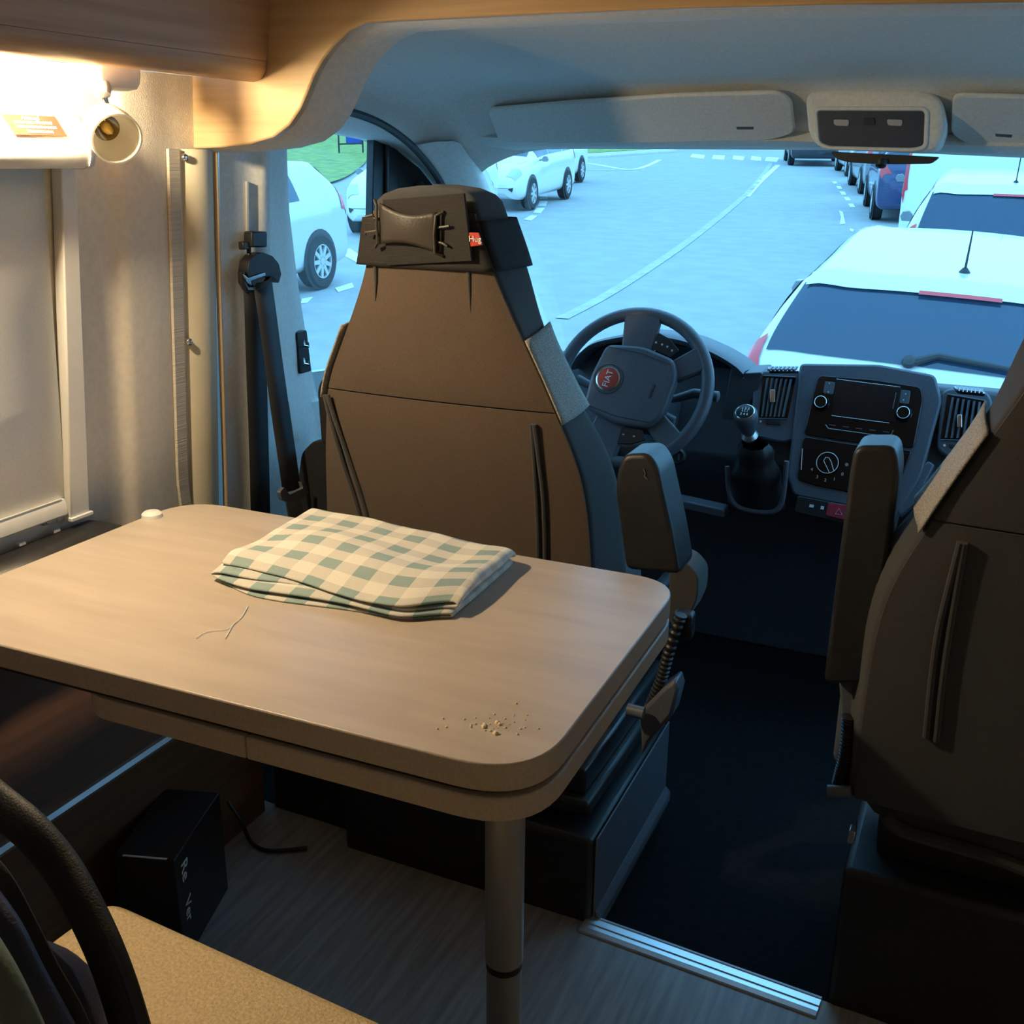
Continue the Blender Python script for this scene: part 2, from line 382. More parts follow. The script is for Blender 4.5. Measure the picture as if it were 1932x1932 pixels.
db.grid([[q-V(.03, 0, 0) for q in hp], hp, mid, op], cv=True)
dr = struct('door_1', db, 'cabtrim', smooth=60, label='driver door with grey window frame')
obj('door_skin', B().prism([(XG-.03, 1.70, .82), (XG-.03, 3.0, .70), (XG-.03, 3.0, -.5), (XG-.03, 1.70, -.5)], (-.02, 0, 0)), 'carwhite', dr)
obj('door_panel', B().prism([(XG+.02, 1.72, .76), (XG+.02, 2.6, .70), (XG+.02, 2.6, -.05), (XG+.02, 1.72, -.05)], (-.02, 0, 0)), 'cabtrim', dr)
wn = struct('window_1', B().prism([q+V(-.012, 0, 0) for q in hp], (-.004, 0, 0)), 'wind', smooth=0, label='side window of the driver door')
obj('divider_post', B().prism([onX(x, y, XG+.004) for x, y in ((706, 262), (722, 268), (752, 284), (752, 460), (702, 460))], (-.02, 0, 0)), 'black', wn, bevel=.002)
obj('divider_rib', B().tube([onX(x, y, XG+.008) for x, y in ((730, 274), (729, 460))], .006, 8), 'slat', wn)
obj('mirror_triangle', B().prism([onX(x, y, XG+.002) for x, y in ((752, 286), (792, 318), (822, 356), (850, 405), (860, 460), (752, 460))], (-.012, 0, 0)), 'black', wn)
obj('grab_tab', B().lathe([(.0001, .012), (.012, .010), (.014, 0)], onX(790, 352, XG+.004), (1, 0, 0), 16), 'dashl', wn)
arc = [onX(x, y, XS+.004) for x, y in ((560, 203), (610, 205), (660, 211), (722, 235), (777, 275), (818, 323), (845, 370), (864, 407), (890, 457), (930, 545), (965, 650))]
def smooth_path(pts, n=6):
    out = []; m = len(pts)
    for i in range(m-1):
        p0, p1, p2, p3 = pts[max(i-1, 0)], pts[i], pts[i+1], pts[min(i+2, m-1)]
        for k in range(n):
            t = k/n; out.append(.5*((2*p1) + (p2-p0)*t + (2*p0-5*p1+4*p2-p3)*t*t + (3*p1-p0-3*p2+p3)*t**3))
    out.append(pts[-1]); return out
arcs = smooth_path(arc)
obj('door_seal', B().tube(arcs, .0085, 8), 'black', dr)
# latch plate on the pillar edge
lp = thing('latch_plate', 'black latch plate on the pillar edge beside the driver window', 'latch', onX(572, 690, -1.30))
cor = [onX(x, y, -1.295) for x, y in ((560, 628), (579, 622), (588, 700), (567, 706))]
obj('plate', B().prism(round_poly(cor, .006), (-.012, 0, 0)), 'black', lp, bevel=.0015)
for y0 in (648, 682):
    obj('claw', B().tube([onX(573, y0-6, -1.291), onX(574, y0+4, -1.286), onX(582, y0+6, -1.286), onX(581, y0-2, -1.288)], .0025, 6), 'chrome', lp)
# paper sticker lower on the pillar
st = tag(obj('sticker', B().prism([onX(x, y, -1.288) for x, y in ((545, 757), (553, 762), (565, 830), (556, 838))], (-.0012, 0, 0)), 'whitepr'), 'small white sticker on the pillar beside the belt', 'sticker')

# --- headliner over the cab, A pillar, windscreen
seal_tab = sorted([(q.y, q.z) for q in arcs])
def zseal(y): return interp([(1.40, 1.335), (1.70, 1.345)] + [t for t in seal_tab if t[0] > 1.72], y)
ztop_tab = [(1.44, 1.452), (1.60, 1.452), (1.80, 1.440), (2.00, 1.421), (2.14, 1.405), (2.20, 1.393), (2.24, 1.365), (2.30, 1.330), (2.36, 1.296), (2.42, 1.276), (2.45, 1.276)]
hl = B(); rows = []
YR = [1.45, 1.5, 1.56, 1.62, 1.7, 1.8, 1.9, 2.0, 2.08, 2.14, 2.17, 2.20, 2.22, 2.24, 2.27, 2.30, 2.33, 2.36, 2.39, 2.42]
for y in YR:
    zt_ = interp(ztop_tab, y); zs_ = min(zseal(y), zt_-.005); r = []
    for k in range(13):
        t = k/12*math.pi/2; rx = .27
        r.append(V(XS + rx*(1-math.cos(t))**1.0, y, zs_ + (zt_-zs_)*math.sin(t)**.9))
    for k in range(1, 13):
        x = lerp(XS+.27, .45, k/12); r.append(V(x, y, zt_ - .012*abs((x+.3)/.8)**2*0))
    for k in range(12, -1, -1):
        q = r[k] if k < 13 else None
        if k < 12: r.append(V(2*X0-r[k].x, y, r[k].z))
    rows.append(r)
hlm = struct('ceiling_cab', hl.grid(rows), 'headliner', smooth=60, label='grey fabric headliner sloping down to the windscreen')
# windscreen: plane through header line and cowl line
WT, WB = V(X0, 2.405, 1.272), V(X0, 3.05, .655)
wn_ = V(0, (WT.z-WB.z), (WB.y-WT.y)).normalized()
def ws(px, py): return onP(px, py, WT, wn_)
tl, bl = ws(898, 292), V(-1.235, WB.y, WB.z)
tlq = V(tl.x, tl.y, tl.z); trq = V(2*X0-tl.x, tl.y, tl.z); brq = V(2*X0-bl.x, bl.y, bl.z)
wsp = [V(tl.x, tl.y, tl.z), V(tl.x+.03, WT.y, WT.z), V(trq.x-.03, WT.y, WT.z), trq, brq, bl]
wsh = struct('window_2', B().prism(wsp, wn_*.004), 'wind', smooth=0, label='windscreen of the van')
# A pillars (left one is in view)
for s in (0, 1):
    rows = []
    for k in range(13):
        t = k/12
        a = arcs[int(lerp(18, len(arcs)-1, t))] if False else smooth_path([arc[4], arc[5], arc[6], arc[7], arc[8], arc[9], arc[10], V(XS, 2.95, .66)])[int(round(t*42))]
        b = tl.lerp(bl, t) + V(0.004, 0, -.004) if t > 0 else tl + V(.0, -.02, .0)
        m1 = a.lerp(b, .5) + V(.035, -.01, .02)
        r = [a, a.lerp(m1, .5)+V(.008, 0, .004), m1, m1.lerp(b, .5)+V(.008, 0, .006), b, b+V(0, .012, .012)]
        if s: r = [V(2*X0-q.x, q.y, q.z) for q in r]
        rows.append(r)
    struct('trim_%d' % (8+s), B().grid(rows), 'cabtrim', smooth=60, label='grey windscreen pillar trim on the %s side' % ('driver' if not s else 'passenger'))
obj('screen_seal', B().tube([tl+V(-.002, -.004, 0), tl.lerp(bl, .5)+V(-.002, -.004, 0), bl], .005, 6), 'black', wsh)
# header lip under the visors
hd = B(); rows = []
for px in (845, 880, 920, 1000, 1150, 1300, 1450, 1600, 1750, 1932, 2100):
    p0 = onY(px, interp([(845, 262), (880, 258), (1000, 262), (1500, 266), (1932, 277), (2100, 284)], px), 2.315)
    p1 = onY(px, interp([(845, 272), (880, 283), (910, 289), (1000, 282), (1400, 278), (1550, 281), (1932, 298), (2100, 305)], px), 2.40)
    rows.append([p0+V(0, .02, .02), p0, p0.lerp(p1, .5)+V(0, -.008, -.003), p1, p1+V(0, .03, .012)])
struct('trim_10', hd.grid(rows), 'headliner', smooth=60, label='pale lip along the top of the windscreen')
struct('wall_cab_right', B().prism([(Xr(.6)-.02, 1.45, -.1), (Xr(.6)-.02, 1.45, 1.42), (Xr(.6)-.02, 1.75, 1.36), (Xr(.6)-.02, 1.78, .80), (Xr(.6)-.02, 2.75, .74), (Xr(.6)-.02, 3.0, .66), (Xr(.6)-.02, 3.0, -.1)], (.03, 0, 0)), 'cabtrim', label='passenger side door panel')
struct('window_3', B().prism([(Xr(.6)-.005, 1.75, 1.36), (Xr(.6)-.005, 1.78, .80), (Xr(.6)-.005, 2.75, .74), (Xr(.6)-.005, 3.0, .66), (Xr(.6)-.005, 2.45, 1.27)], (.004, 0, 0)), 'wind', smooth=0, label='side window of the passenger door')
# bulkhead and cowl
struct('wall_front', B().box((-.3, 3.02, .27), (2.0, .03, .76)), 'black')
# fascia board of wood between living area and cab
YF = 1.445
fpx = [(296, 100), (300, 283), (360, 281), (420, 278), (470, 272), (515, 259), (545, 236), (566, 205), (580, 172), (592, 142), (607, 115), (630, 85), (658, 58), (690, 43), (740, 39), (820, 35), (1000, 27), (1300, 15), (1600, 8), (1932, 4), (2300, 2)]
fp = [onY(x, y, YF) for x, y in fpx]
fp = fp + [V(.75, YF, 1.405), V(.75, YF, 1.93), V(fp[0].x, YF, 1.93)]
struct('trim_11', B().prism(fp, (0, .018, 0)), 'woodf', bevel=.003, smooth=30, label='light wooden fascia board curving over the cab opening')
# grey flange of the headliner behind the fascia
fl = [onY(x, y, YF+.02) for x, y in fpx[2:20]]
rows = [[q for q in fl], [q+V(.012, .02, -.006) for q in fl], [q+V(.03, .10, -.004) for q in fl]]
struct('trim_12', B().grid(rows), 'cabtrim', smooth=60, label='grey flange behind the wooden fascia')

# ================================================================== OVERHEAD CUPBOARD + LAMPS
cb = thing('overhead_cupboard', 'brown wooden overhead cupboard along the left wall above the blind', 'cupboard', (-1.16, .4, 1.365))
prof = [(-1.246, 1.392), (-1.0865, 1.392), (-1.084, 1.40), (-1.070, 1.50), (-1.06, 1.62), (-1.06, 1.93), (-1.205, 1.93)]
obj('body', B().prism([(x, -1.69, z) for x, z in prof], (0, 3.134, 0)), 'wood', cb, smooth=50)
prof = [(-1.123, 1.3915), (-1.123, 1.365), (-1.115, 1.362), (-1.098, 1.366), (-1.0885, 1.378), (-1.0865, 1.3915)]
obj('valance', B().prism([(x, -1.69, z) for x, z in prof], (0, 3.134, 0)), 'wood', cb, smooth=50)
lamp = thing('globe_lamp', 'lit warm globe lamp hanging under the overhead cupboard', 'lamp', (-1.160, .955, 1.391))
obj('lamp_mount', B().lathe([(.030, .003), (.030, -.004), (.022, -.008), (.014, -.012)], (-1.160, .955, 1.388), (0, 0, 1), 28), 'white', lamp)
obj('globe', B().lathe([(.0001, -.022)] + [(.022*math.cos(R(a)), .022*math.sin(R(a))) for a in range(-80, 81, 10)] + [(.0001, .022)], (-1.160, .955, 1.361), (0, 0, 1), 28), 'lampwarm', lamp)

sp = thing('spot_lamp', 'small swivelling spot lamp with frosted glass shade under the cupboard', 'lamp', onX(200, 150, -1.17))
c0 = onX(200, 137, -1.17); c0.z = 1.363
ml = rrect(.050, .105, .022)
pr_ = [V(c0.x+a, c0.y+b, c0.z) for a, b in ml]
rows = [[V(c0.x+a*s, c0.y+b*s, c0.z-h) for a, b in ml] for s, h in ((1, -.0285), (1, .006), (.96, .016), (.86, .023), (.6, .026), (.0001, .027))]
obj('mount', B().grid(rows, cv=True), 'white', sp)
jt = onX(190, 158, -1.15); jt = V(c0.x+.012, onX(188, 155, c0.x+.012).y, c0.z-.022)
obj('joint', B().lathe([(.0001, .016), (.010, .015), (.013, .008), (.014, -.004)], jt, (.5, -.2, -1), 20), 'grey_pl', sp)
e1 = V(jt.x, onX(201, 205, jt.x).y, onX(201, 207, jt.x).z)
obj('stem', B().tube([jt+V(0, 0, -.006), jt.lerp(e1, .25), e1], [.0055, .0055, .0065], 12), 'chrome', sp)
e2 = e1+V(.002, .002, -.014)
obj('neck', B().tube([e1, e2], .0042, 10), 'steel', sp)
ctr = onX(198, 238, e2.x+.004); axd = (onX(232, 272, e2.x+.055)-onX(190, 228, e2.x-.01)).normalized()
base = ctr - axd*.024
obj('shade', B().lathe([(.0001, -.006), (.014, -.003), (.025, .009), (.0315, .024), (.0345, .046), (.0350, .068), (.0325, .068), (.0315, .046), (.0285, .026), (.019, .012), (.0001, .009)], base, axd, 32), 'glassw', sp)
obj('reflector', B().lathe([(.006, .012), (.013, .018), (.0175, .032)], base, axd, 20, cap=False), 'chrome', sp)
obj('bulb', B().lathe([(.004, .012), (.006, .020), (.0075, .030), (.0055, .042), (.0001, .050)], base, axd, 16), 'bulb', sp)

# ================================================================== ROLLER BLIND
rb = thing('roller_blind', 'pulled-down grey roller blind with white cassette on the left wall', 'blind', (-1.27, .9, .73))
def cas(px, py, off, z=None):
    q = onX(px, py, Xw(1.27)+off); return q
# cassette: rounded profile extruded along y, end cap towards the cab
yE = onX(166, 300, Xw(1.25)+.045).y
cp = [(-.005, 1.305), (.028, 1.306), (.040, 1.300), (.050, 1.282), (.058, 1.262), (.060, 1.250), (.056, 1.238), (.046, 1.233), (-.005, 1.233)]
def casprof(y, s=1.0): return [V(Xw(1.27)+a*s, y, 1.268+(z-1.268)*s) for a, z in cp]
obj('cassette', B().prism(casprof(-.2), (0, yE-.012+.2, 0)), 'white', rb, smooth=50)
rows = [casprof(yE-.012, 1.03), casprof(yE-.003, 1.03), casprof(yE, .97)]
cbld = B().grid(rows, cv=True); cbld.f.append([2*len(cp)+i for i in range(len(cp))]); cbld.f.append([i for i in range(len(cp)-1, -1, -1)])
obj('end_cap', cbld, 'white', rb, smooth=50)
# red warning label on the sloping front of the cassette
pa, pb = V(Xw(1.27)+.0405, 0, 1.3000), V(Xw(1.27)+.0508, 0, 1.2815)
sl = (pb-pa).normalized(); nrm = V(-sl.z, 0, sl.x); nrm = nrm if nrm.x > 0 else -nrm
ya, yb = 1.0, 1.0
lab = []
l0 = onP(8, 232, pa, nrm); l1 = onP(110, 237, pa, nrm)
y0_, y1_ = l0.y, l1.y
c1_, c2_ = pa.lerp(pb, .02), pb + sl*.008
lb = obj('warning_label', B().prism([V(c1_.x, y0_, c1_.z)+nrm*.001, V(c1_.x, y1_, c1_.z)+nrm*.001, V(c2_.x, y1_+.004, c2_.z)+nrm*.001, V(c2_.x, y0_+.006, c2_.z)+nrm*.001], nrm*.001), 'red', rb, smooth=0)
lb['label'] = 'red warning label with white German text'
ym = (y0_+y1_)/2; L_ = (c2_-c1_).length
for i, (s, sz) in enumerate((('Achtung !', .0075), ('VOR ANTRITT DER FAHRT', .0052), ('MUSS DIESES ROLLO OFFEN', .0052), ('VERRIEGELT SEIN !', .0052))):
    q = c1_ + sl*(L_*(.16+.225*i)); text('lettering', s, sz, V(q.x, ym+.002*i, q.z)+nrm*.0024, (0, 1, 0), -sl, 'whitepr', lb)
# side rail, fabric, bottom bar, bracket
yR0, yR1 = onX(112, 320, Xw(1.23)+.02).y, onX(141, 320, Xw(1.23)+.02).y
zb = onX(148, 972, Xw(.7)+.02).z
def lean(y, z, off): return V(Xw(z)+off, y, z)
yb0, yb1 = onX(130, 975, Xw(.7)+.02).y, onX(166, 972, Xw(.7)+.02).y
rail = [[lean(lerp(yb0, yR0, t), lerp(zb, 1.236, t), .004), lean(lerp(yb0, yR0, t), lerp(zb, 1.236, t), .024), lean(lerp(yb1, yR1, t), lerp(zb, 1.236, t), .024), lean(lerp(yb1, yR1, t), lerp(zb, 1.236, t), .004)] for t in (0, .5, 1)]
rbld = B().grid(rail, cv=True); rbld.f.append([0, 1, 2, 3]); rbld.f.append([11, 10, 9, 8])
obj('side_rail', rbld, 'white', rb, bevel=.002, smooth=30)
obj('rail_foot', B().prism([lean(yb0-.003, zb+.002, .002), lean(yb1+.004, zb+.002, .002), lean(yb1+.004, zb+.002, .028), lean(yb0-.003, zb+.002, .028)], (0, 0, -.006)), 'white', rb, bevel=.001)
fz = onX(100, 945, Xw(.74)+.01).z
rows = [[lean(y, z, .010) for y in (-.2, .2, .6, .9, yb0+.004)] for z in (fz, .9, 1.05, 1.24)]
obj('blind_fabric', B().grid(rows), 'blindfab', rb, solid=.001)
bbp = [(.004, .028), (.016, .028), (.019, .020), (.019, .004), (.014, 0), (.004, 0)]
obj('bottom_bar', B().prism([V(Xw(fz)+a, -.2, fz-.028+h) for a, h in bbp], (0, yb0+.2-.004, 0)), 'white', rb, smooth=30)
obj('stitching', B().tube([V(Xw(fz)+.0165, -.2, fz+.0005), V(Xw(fz)+.0165, yb0-.01, fz+.0005)], .0012, 6), 'grey_pl', rb)
br = B(); q = [onX(x, y, Xw(.68)+.012) for x, y in ((80, 980), (112, 967), (112, 985), (84, 993))]
bro = obj('bracket', B().prism(q, (-.010, 0, 0)).prism([onX(x, y, Xw(.68)+.014) for x, y in ((108, 966), (140, 968), (140, 976), (108, 986))], (-.012, 0, 0)), 'grey_pl', rb, bevel=.0015)
obj('screw', B().lathe([(.0001, .003), (.003, .0028), (.0042, .001), (.0042, -.004)], onX(90, 984, Xw(.68)+.014), (1, -.2, 0), 14), 'steel', bro)

# black ledge between wall and table, dark panel below the blind
lg = thing('wall_ledge', 'black padded ledge against the left wall beside the table', 'ledge', (-1.25, 1.0, .66))
pts = [onX(x, y, -1.225) for x, y in ((-60, 1072), (22, 1062), (46, 1046), (240, 984))]
za = .700; 
rows = []
for y, zt2 in ((.55, .655), (.86, .668), (.925, .676), (.945, .694), (1.05, .6955), (1.165, .697), (1.185, .690), (1.19, .672)):
    rows.append([V(-1.288, y, zt2-.05), V(-1.288, y, zt2-.006), V(-1.280, y, zt2), V(-1.232, y, zt2), V(-1.222, y, zt2-.007), V(-1.222, y, zt2-.05)])
lbld = B().grid(rows, cv=True); lbld.f.append([0, 1, 2, 3, 4, 5]); k = 6*(len(rows)-1); lbld.f.append([k+5, k+4, k+3, k+2, k+1, k])
obj('pad', lbld, 'black', lg, smooth=50)
for y in (1.035, 1.10): obj('clip', B().box((-1.281, y, .6995), (.008, .012, .004)), 'white', lg)
pg = tag(obj('table_peg', B().lathe([(.0001, .012), (.012, .0115), (.016, .008), (.017, 0), (.017, -.03)], onZ(303, 974, .704)+V(-.018, .0, -.006), (0, 0, 1), 20), 'white'), 'small white round peg between table corner and wall', 'peg')
# lower side wall under the table: wooden panel, aluminium strip, plinth
s0, s1 = onX(80, 1545, -1.2), onX(310, 1390, -1.2)
zst = s0.z
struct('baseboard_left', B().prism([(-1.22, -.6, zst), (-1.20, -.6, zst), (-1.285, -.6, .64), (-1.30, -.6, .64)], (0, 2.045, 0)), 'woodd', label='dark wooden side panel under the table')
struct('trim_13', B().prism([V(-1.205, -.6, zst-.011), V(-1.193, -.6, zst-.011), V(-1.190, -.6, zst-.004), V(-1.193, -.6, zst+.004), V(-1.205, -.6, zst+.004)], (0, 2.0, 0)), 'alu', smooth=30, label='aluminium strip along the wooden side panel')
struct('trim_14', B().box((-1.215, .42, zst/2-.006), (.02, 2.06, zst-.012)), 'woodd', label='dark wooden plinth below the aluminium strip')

# ================================================================== TABLE
ZT = .70
tb_ = thing('table', 'grey-brown laminate table on a single metal leg', 'table', (-.43, .9, 0))
A_, B_, C_, D_ = V(-.336, .788, ZT), V(-.346, 1.322, ZT), V(-1.205, 1.312, ZT), V(-1.205, .772, ZT)
outl = round_poly([A_, B_, C_, D_], [.085, .075, .085, .05], 10)
slab = obj('tabletop', B().prism(outl, (0, 0, -.031)), 'table', tb_, bevel=.002, smooth=30)
slab.data.materials.append(M['tedge'])
for p in slab.data.polygons:
    if abs(p.normal.z) < .5: p.material_index = 1
obj('core', B().prism([q.lerp(V(-.77, 1.05, ZT), .03)+V(0, 0, -.031) for q in outl], (0, 0, -.008)), 'black', tb_)
xl = onY(148, 1295, .785).x; xs = onY(465, 1400, .785).x
def leaf(x0, x1, rr):
    fy = lambda x: lerp(A_.y, D_.y, (A_.x-x)/(A_.x-D_.x)); gy_ = lambda x: lerp(B_.y, C_.y, (B_.x-x)/(B_.x-C_.x))
    q = [V(x1, fy(x1), ZT-.038), V(x1-(.010 if x1 > -.4 else 0), gy_(x1), ZT-.038), V(x0, gy_(x0), ZT-.038), V(x0, fy(x0), ZT-.038)]
    return round_poly(q, rr, 10)
for nm, x0, x1, rr in (('extension_leaf', xs+.0012, A_.x, [.085, .075, 0, 0]), ('extension_leaf', xl, xs, [0, 0, .05, .05])):
    o = obj(nm, B().prism(leaf(x0, x1, rr), (0, 0, -.027)), 'tedge', tb_, bevel=.002, smooth=30)
lx = onY(952, 1700, .90); lx = V(lx.x, .90, 0)
obj('leg', B().lathe([(.0205, .0), (.0205, .365), (.0195, .366), (.0195, .372), (.0222, .373), (.0222, .637)], lx, (0, 0, 1), 28), 'tleg', tb_, smooth=30)
obj('joint_ring', B().lathe([(.0200, .362), (.0212, .363), (.0212, .369), (.0200, .370)], lx, (0, 0, 1), 28), 'black', tb_)
obj('foot_plate', B().lathe([(.07, 0), (.07, .006), (.03, .012), (.021, .02)], lx+V(0, 0, .0005), (0, 0, 1), 28), 'tleg', tb_)

# ------------------------------------------------------------------ folded checked cloth
def cl(px, py): return onZ(px, py, ZT)
CA, CB, CC, CD = cl(598, 984), cl(968, 1066), cl(835, 1184), cl(398, 1100)
def cloth_layers():
    me = bpy.data.meshes.new('cloth'); vs = []; fs = []; uvs = []
    NS, NT = 26, 30
    # profile across the fold: four passes, folds alternate right / left
    layers = [(.0015, .06, .985), (.010, .0, 1.0), (.017, .02, 1.0), (.0265, .0, .995)]
    prof = []
    for li, (h, a, b) in enumerate(layers):
        seq = [a+(b-a)*i/NS for i in range(NS+1)]
        if li % 2: seq = seq[::-1]
        for s in seq: prof.append((s, h, li))
        if li < 3:
            h2 = layers[li+1][0]; e = seq[-1]; sg = 1 if li % 2 == 0 else -1
            for k in (1, 2, 3): prof.append((e+sg*.012*math.sin(math.pi*k/4), lerp(h, h2, k/4), li))
    run = 0; last = None
    for j in range(NT+1):
        t = j/NT
        run = 0; last = None
        for (s, h, li) in prof:
            a, b = CA.lerp(CB, s), CD.lerp(CC, s)
            # rounded near edge, wavy outline
            tt = t*(1+.03*math.sin(s*7+li) - .10*max(0, .22-s)*2 - (.14*sstep(.82, 1.0, s)) + .05*math.sin(math.pi*s)) - .01*li*math.sin(3*s)
            if li >= 2: tt = tt*(.955+.03*math.sin(5*s+li))
            p = a.lerp(b, tt)
            n = mnoise.noise(V(s*3.2, t*2.6, li*.35)); n2 = mnoise.noise(V(s*9+3, t*7, li*.6))
            wr = .0045*n + .0018*n2
            # crinkles running along the fold direction near the near edge
            wr += .003*math.sin(11*t+5*s+li)*sstep(.45, 1., t)*(.4+.6*s) 
            lift = h*(1+.25*n) + wr*(.25+.75*li/3)*1.0
            lift += .006*sstep(.75, 1, s)*sstep(.5, 1., t)*(1 if li >= 2 else .3) + (.006*math.sin(math.pi*min(1, t*1.3))*sstep(.0, .2, s)*sstep(.5, .2, s)*(li/3))
            edge = sstep(1, .88, t)*sstep(0, .06, t)
            lift = h*.55 + (lift-h*.55)*(.35+.65*edge) if li > 0 else max(.0012, lift*.4)
            lift = max(lift, .0012+.0035*li)
            vs.append(p + V(0, 0, lift))
            if last is not None: run += abs(s-last)
            last = s
            uvs.append((run*5.9+.2, t*5.2+.15))
    nc = len(prof)
    for j in range(NT):
        for i in range(nc-1):
            fs.append((j*nc+i, j*nc+i+1, (j+1)*nc+i+1, (j+1)*nc+i))
    me.from_pydata([tuple(v) for v in vs], [], fs)
    ul = me.uv_layers.new(name='UVMap')
    for p in me.polygons:
        p.use_smooth = True
        for l in p.loop_indices: ul.data[l].uv = uvs[me.loops[l].vertex_index]
    me.materials.append(M['check'])
    o = link('checked_cloth', me); m = o.modifiers.new('thick', 'SOLIDIFY'); m.thickness = .0040; m.offset = 0
    m = o.modifiers.new('sub', 'SUBSURF'); m.levels = 1; m.render_levels = 1
    return tag(o, 'folded cream and teal checked kitchen towel on the table', 'towel')
ct = cloth_layers()
obj('hem_stitch', B().tube([onZ(x, y, ZT+h) for x, y, h in ((607, 987, .026), (598, 1000, .030), (588, 1012, .030), (578, 1022, .029))], .0011, 6), 'trimblk', ct)
tag(obj('thread', B().tube(smooth_path([onZ(x, y, ZT+.0012) for x, y in ((468, 1143), (455, 1165), (440, 1178), (432, 1192), (425, 1204))]), .0006, 5).tube(smooth_path([onZ(x, y, ZT+.0012) for x, y in ((440, 1180), (425, 1188), (400, 1190), (383, 1195), (370, 1204))]), .0005, 5), 'whitepr'), 'loose pale threads hanging off the checked towel', 'thread')
crb = B()
for i in range(46):
    u, v = random.gauss(0, 1), random.gauss(0, 1)
    q = onZ(925+u*45, 1365+v*14, ZT); s = random.uniform(.0006, .0018) if i > 4 else random.uniform(.002, .0038)
    crb.lathe([(.0001, s*.9), (s*.8, s*.5), (s, 0)], q+V(0, 0, .0002), (random.uniform(-.2, .2), random.uniform(-.2, .2), 1), 5)
tag(obj('crumbs', crb, 'crumb'), 'pale bread crumbs scattered near the table corner', 'crumbs', kind='stuff')

# ================================================================== SEATS
P0r = V(0, 1.62, .55); NR = V(0, 1, .16).normalized()
def Yr(z): return 1.62-(z-.55)*.16
DEP = .125
P0f = P0r + V(0, DEP, 0)
rearL = [(705, 366), (697, 420), (690, 495), (672, 560), (640, 650), (614, 722), (611, 850), (614, 960), (618, 1100)]
rearR = [(897, 366), (903, 430), (930, 500), (958, 570), (990, 640), (1025, 715), (1058, 792), (1095, 880), (1112, 960), (1120, 1080), (1122, 1200)]
frontR = [(950, 362), (972, 420), (1000, 482), (1018, 550), (1032, 612), (1068, 690), (1112, 775), (1150, 830), (1180, 920), (1192, 1060), (1195, 1200)]
def tabz(pts, p0): return sorted([(q.z, q.x) for q in (onP(x, y, p0, NR) for x, y in pts)])
tL, tR, tF = tabz(rearL, P0r), tabz(rearR, P0r), tabz(frontR, P0f)
ZTOP = 1.205
def smooth_tab(tab, z, d=.035): return sum(interp(tab, z+k*d/2) for k in (-2, -1, 0, 1, 2))/5
CXS = -.815
def seat_section(z, grow=0.):
    """closed section polygon at height z: list of points"""
    xl, xr, xf = smooth_tab(tL, z), smooth_tab(tR, z), smooth_tab(tF, z)
    xlf = xl - (xf-xr)*.4 - .0; y = Yr(z)
    c = [V(xl, y, z), V(xr, y, z), V(xf, y+DEP, z), V(xlf, y+DEP, z)]
    cc = sum(c, V(0, 0, 0))/4
    c = [q + (q-cc).normalized()*grow for q in c]
    pts = round_poly(c, [.018, .012, .03, .03], 5)
    # bow the rear face slightly
    return pts

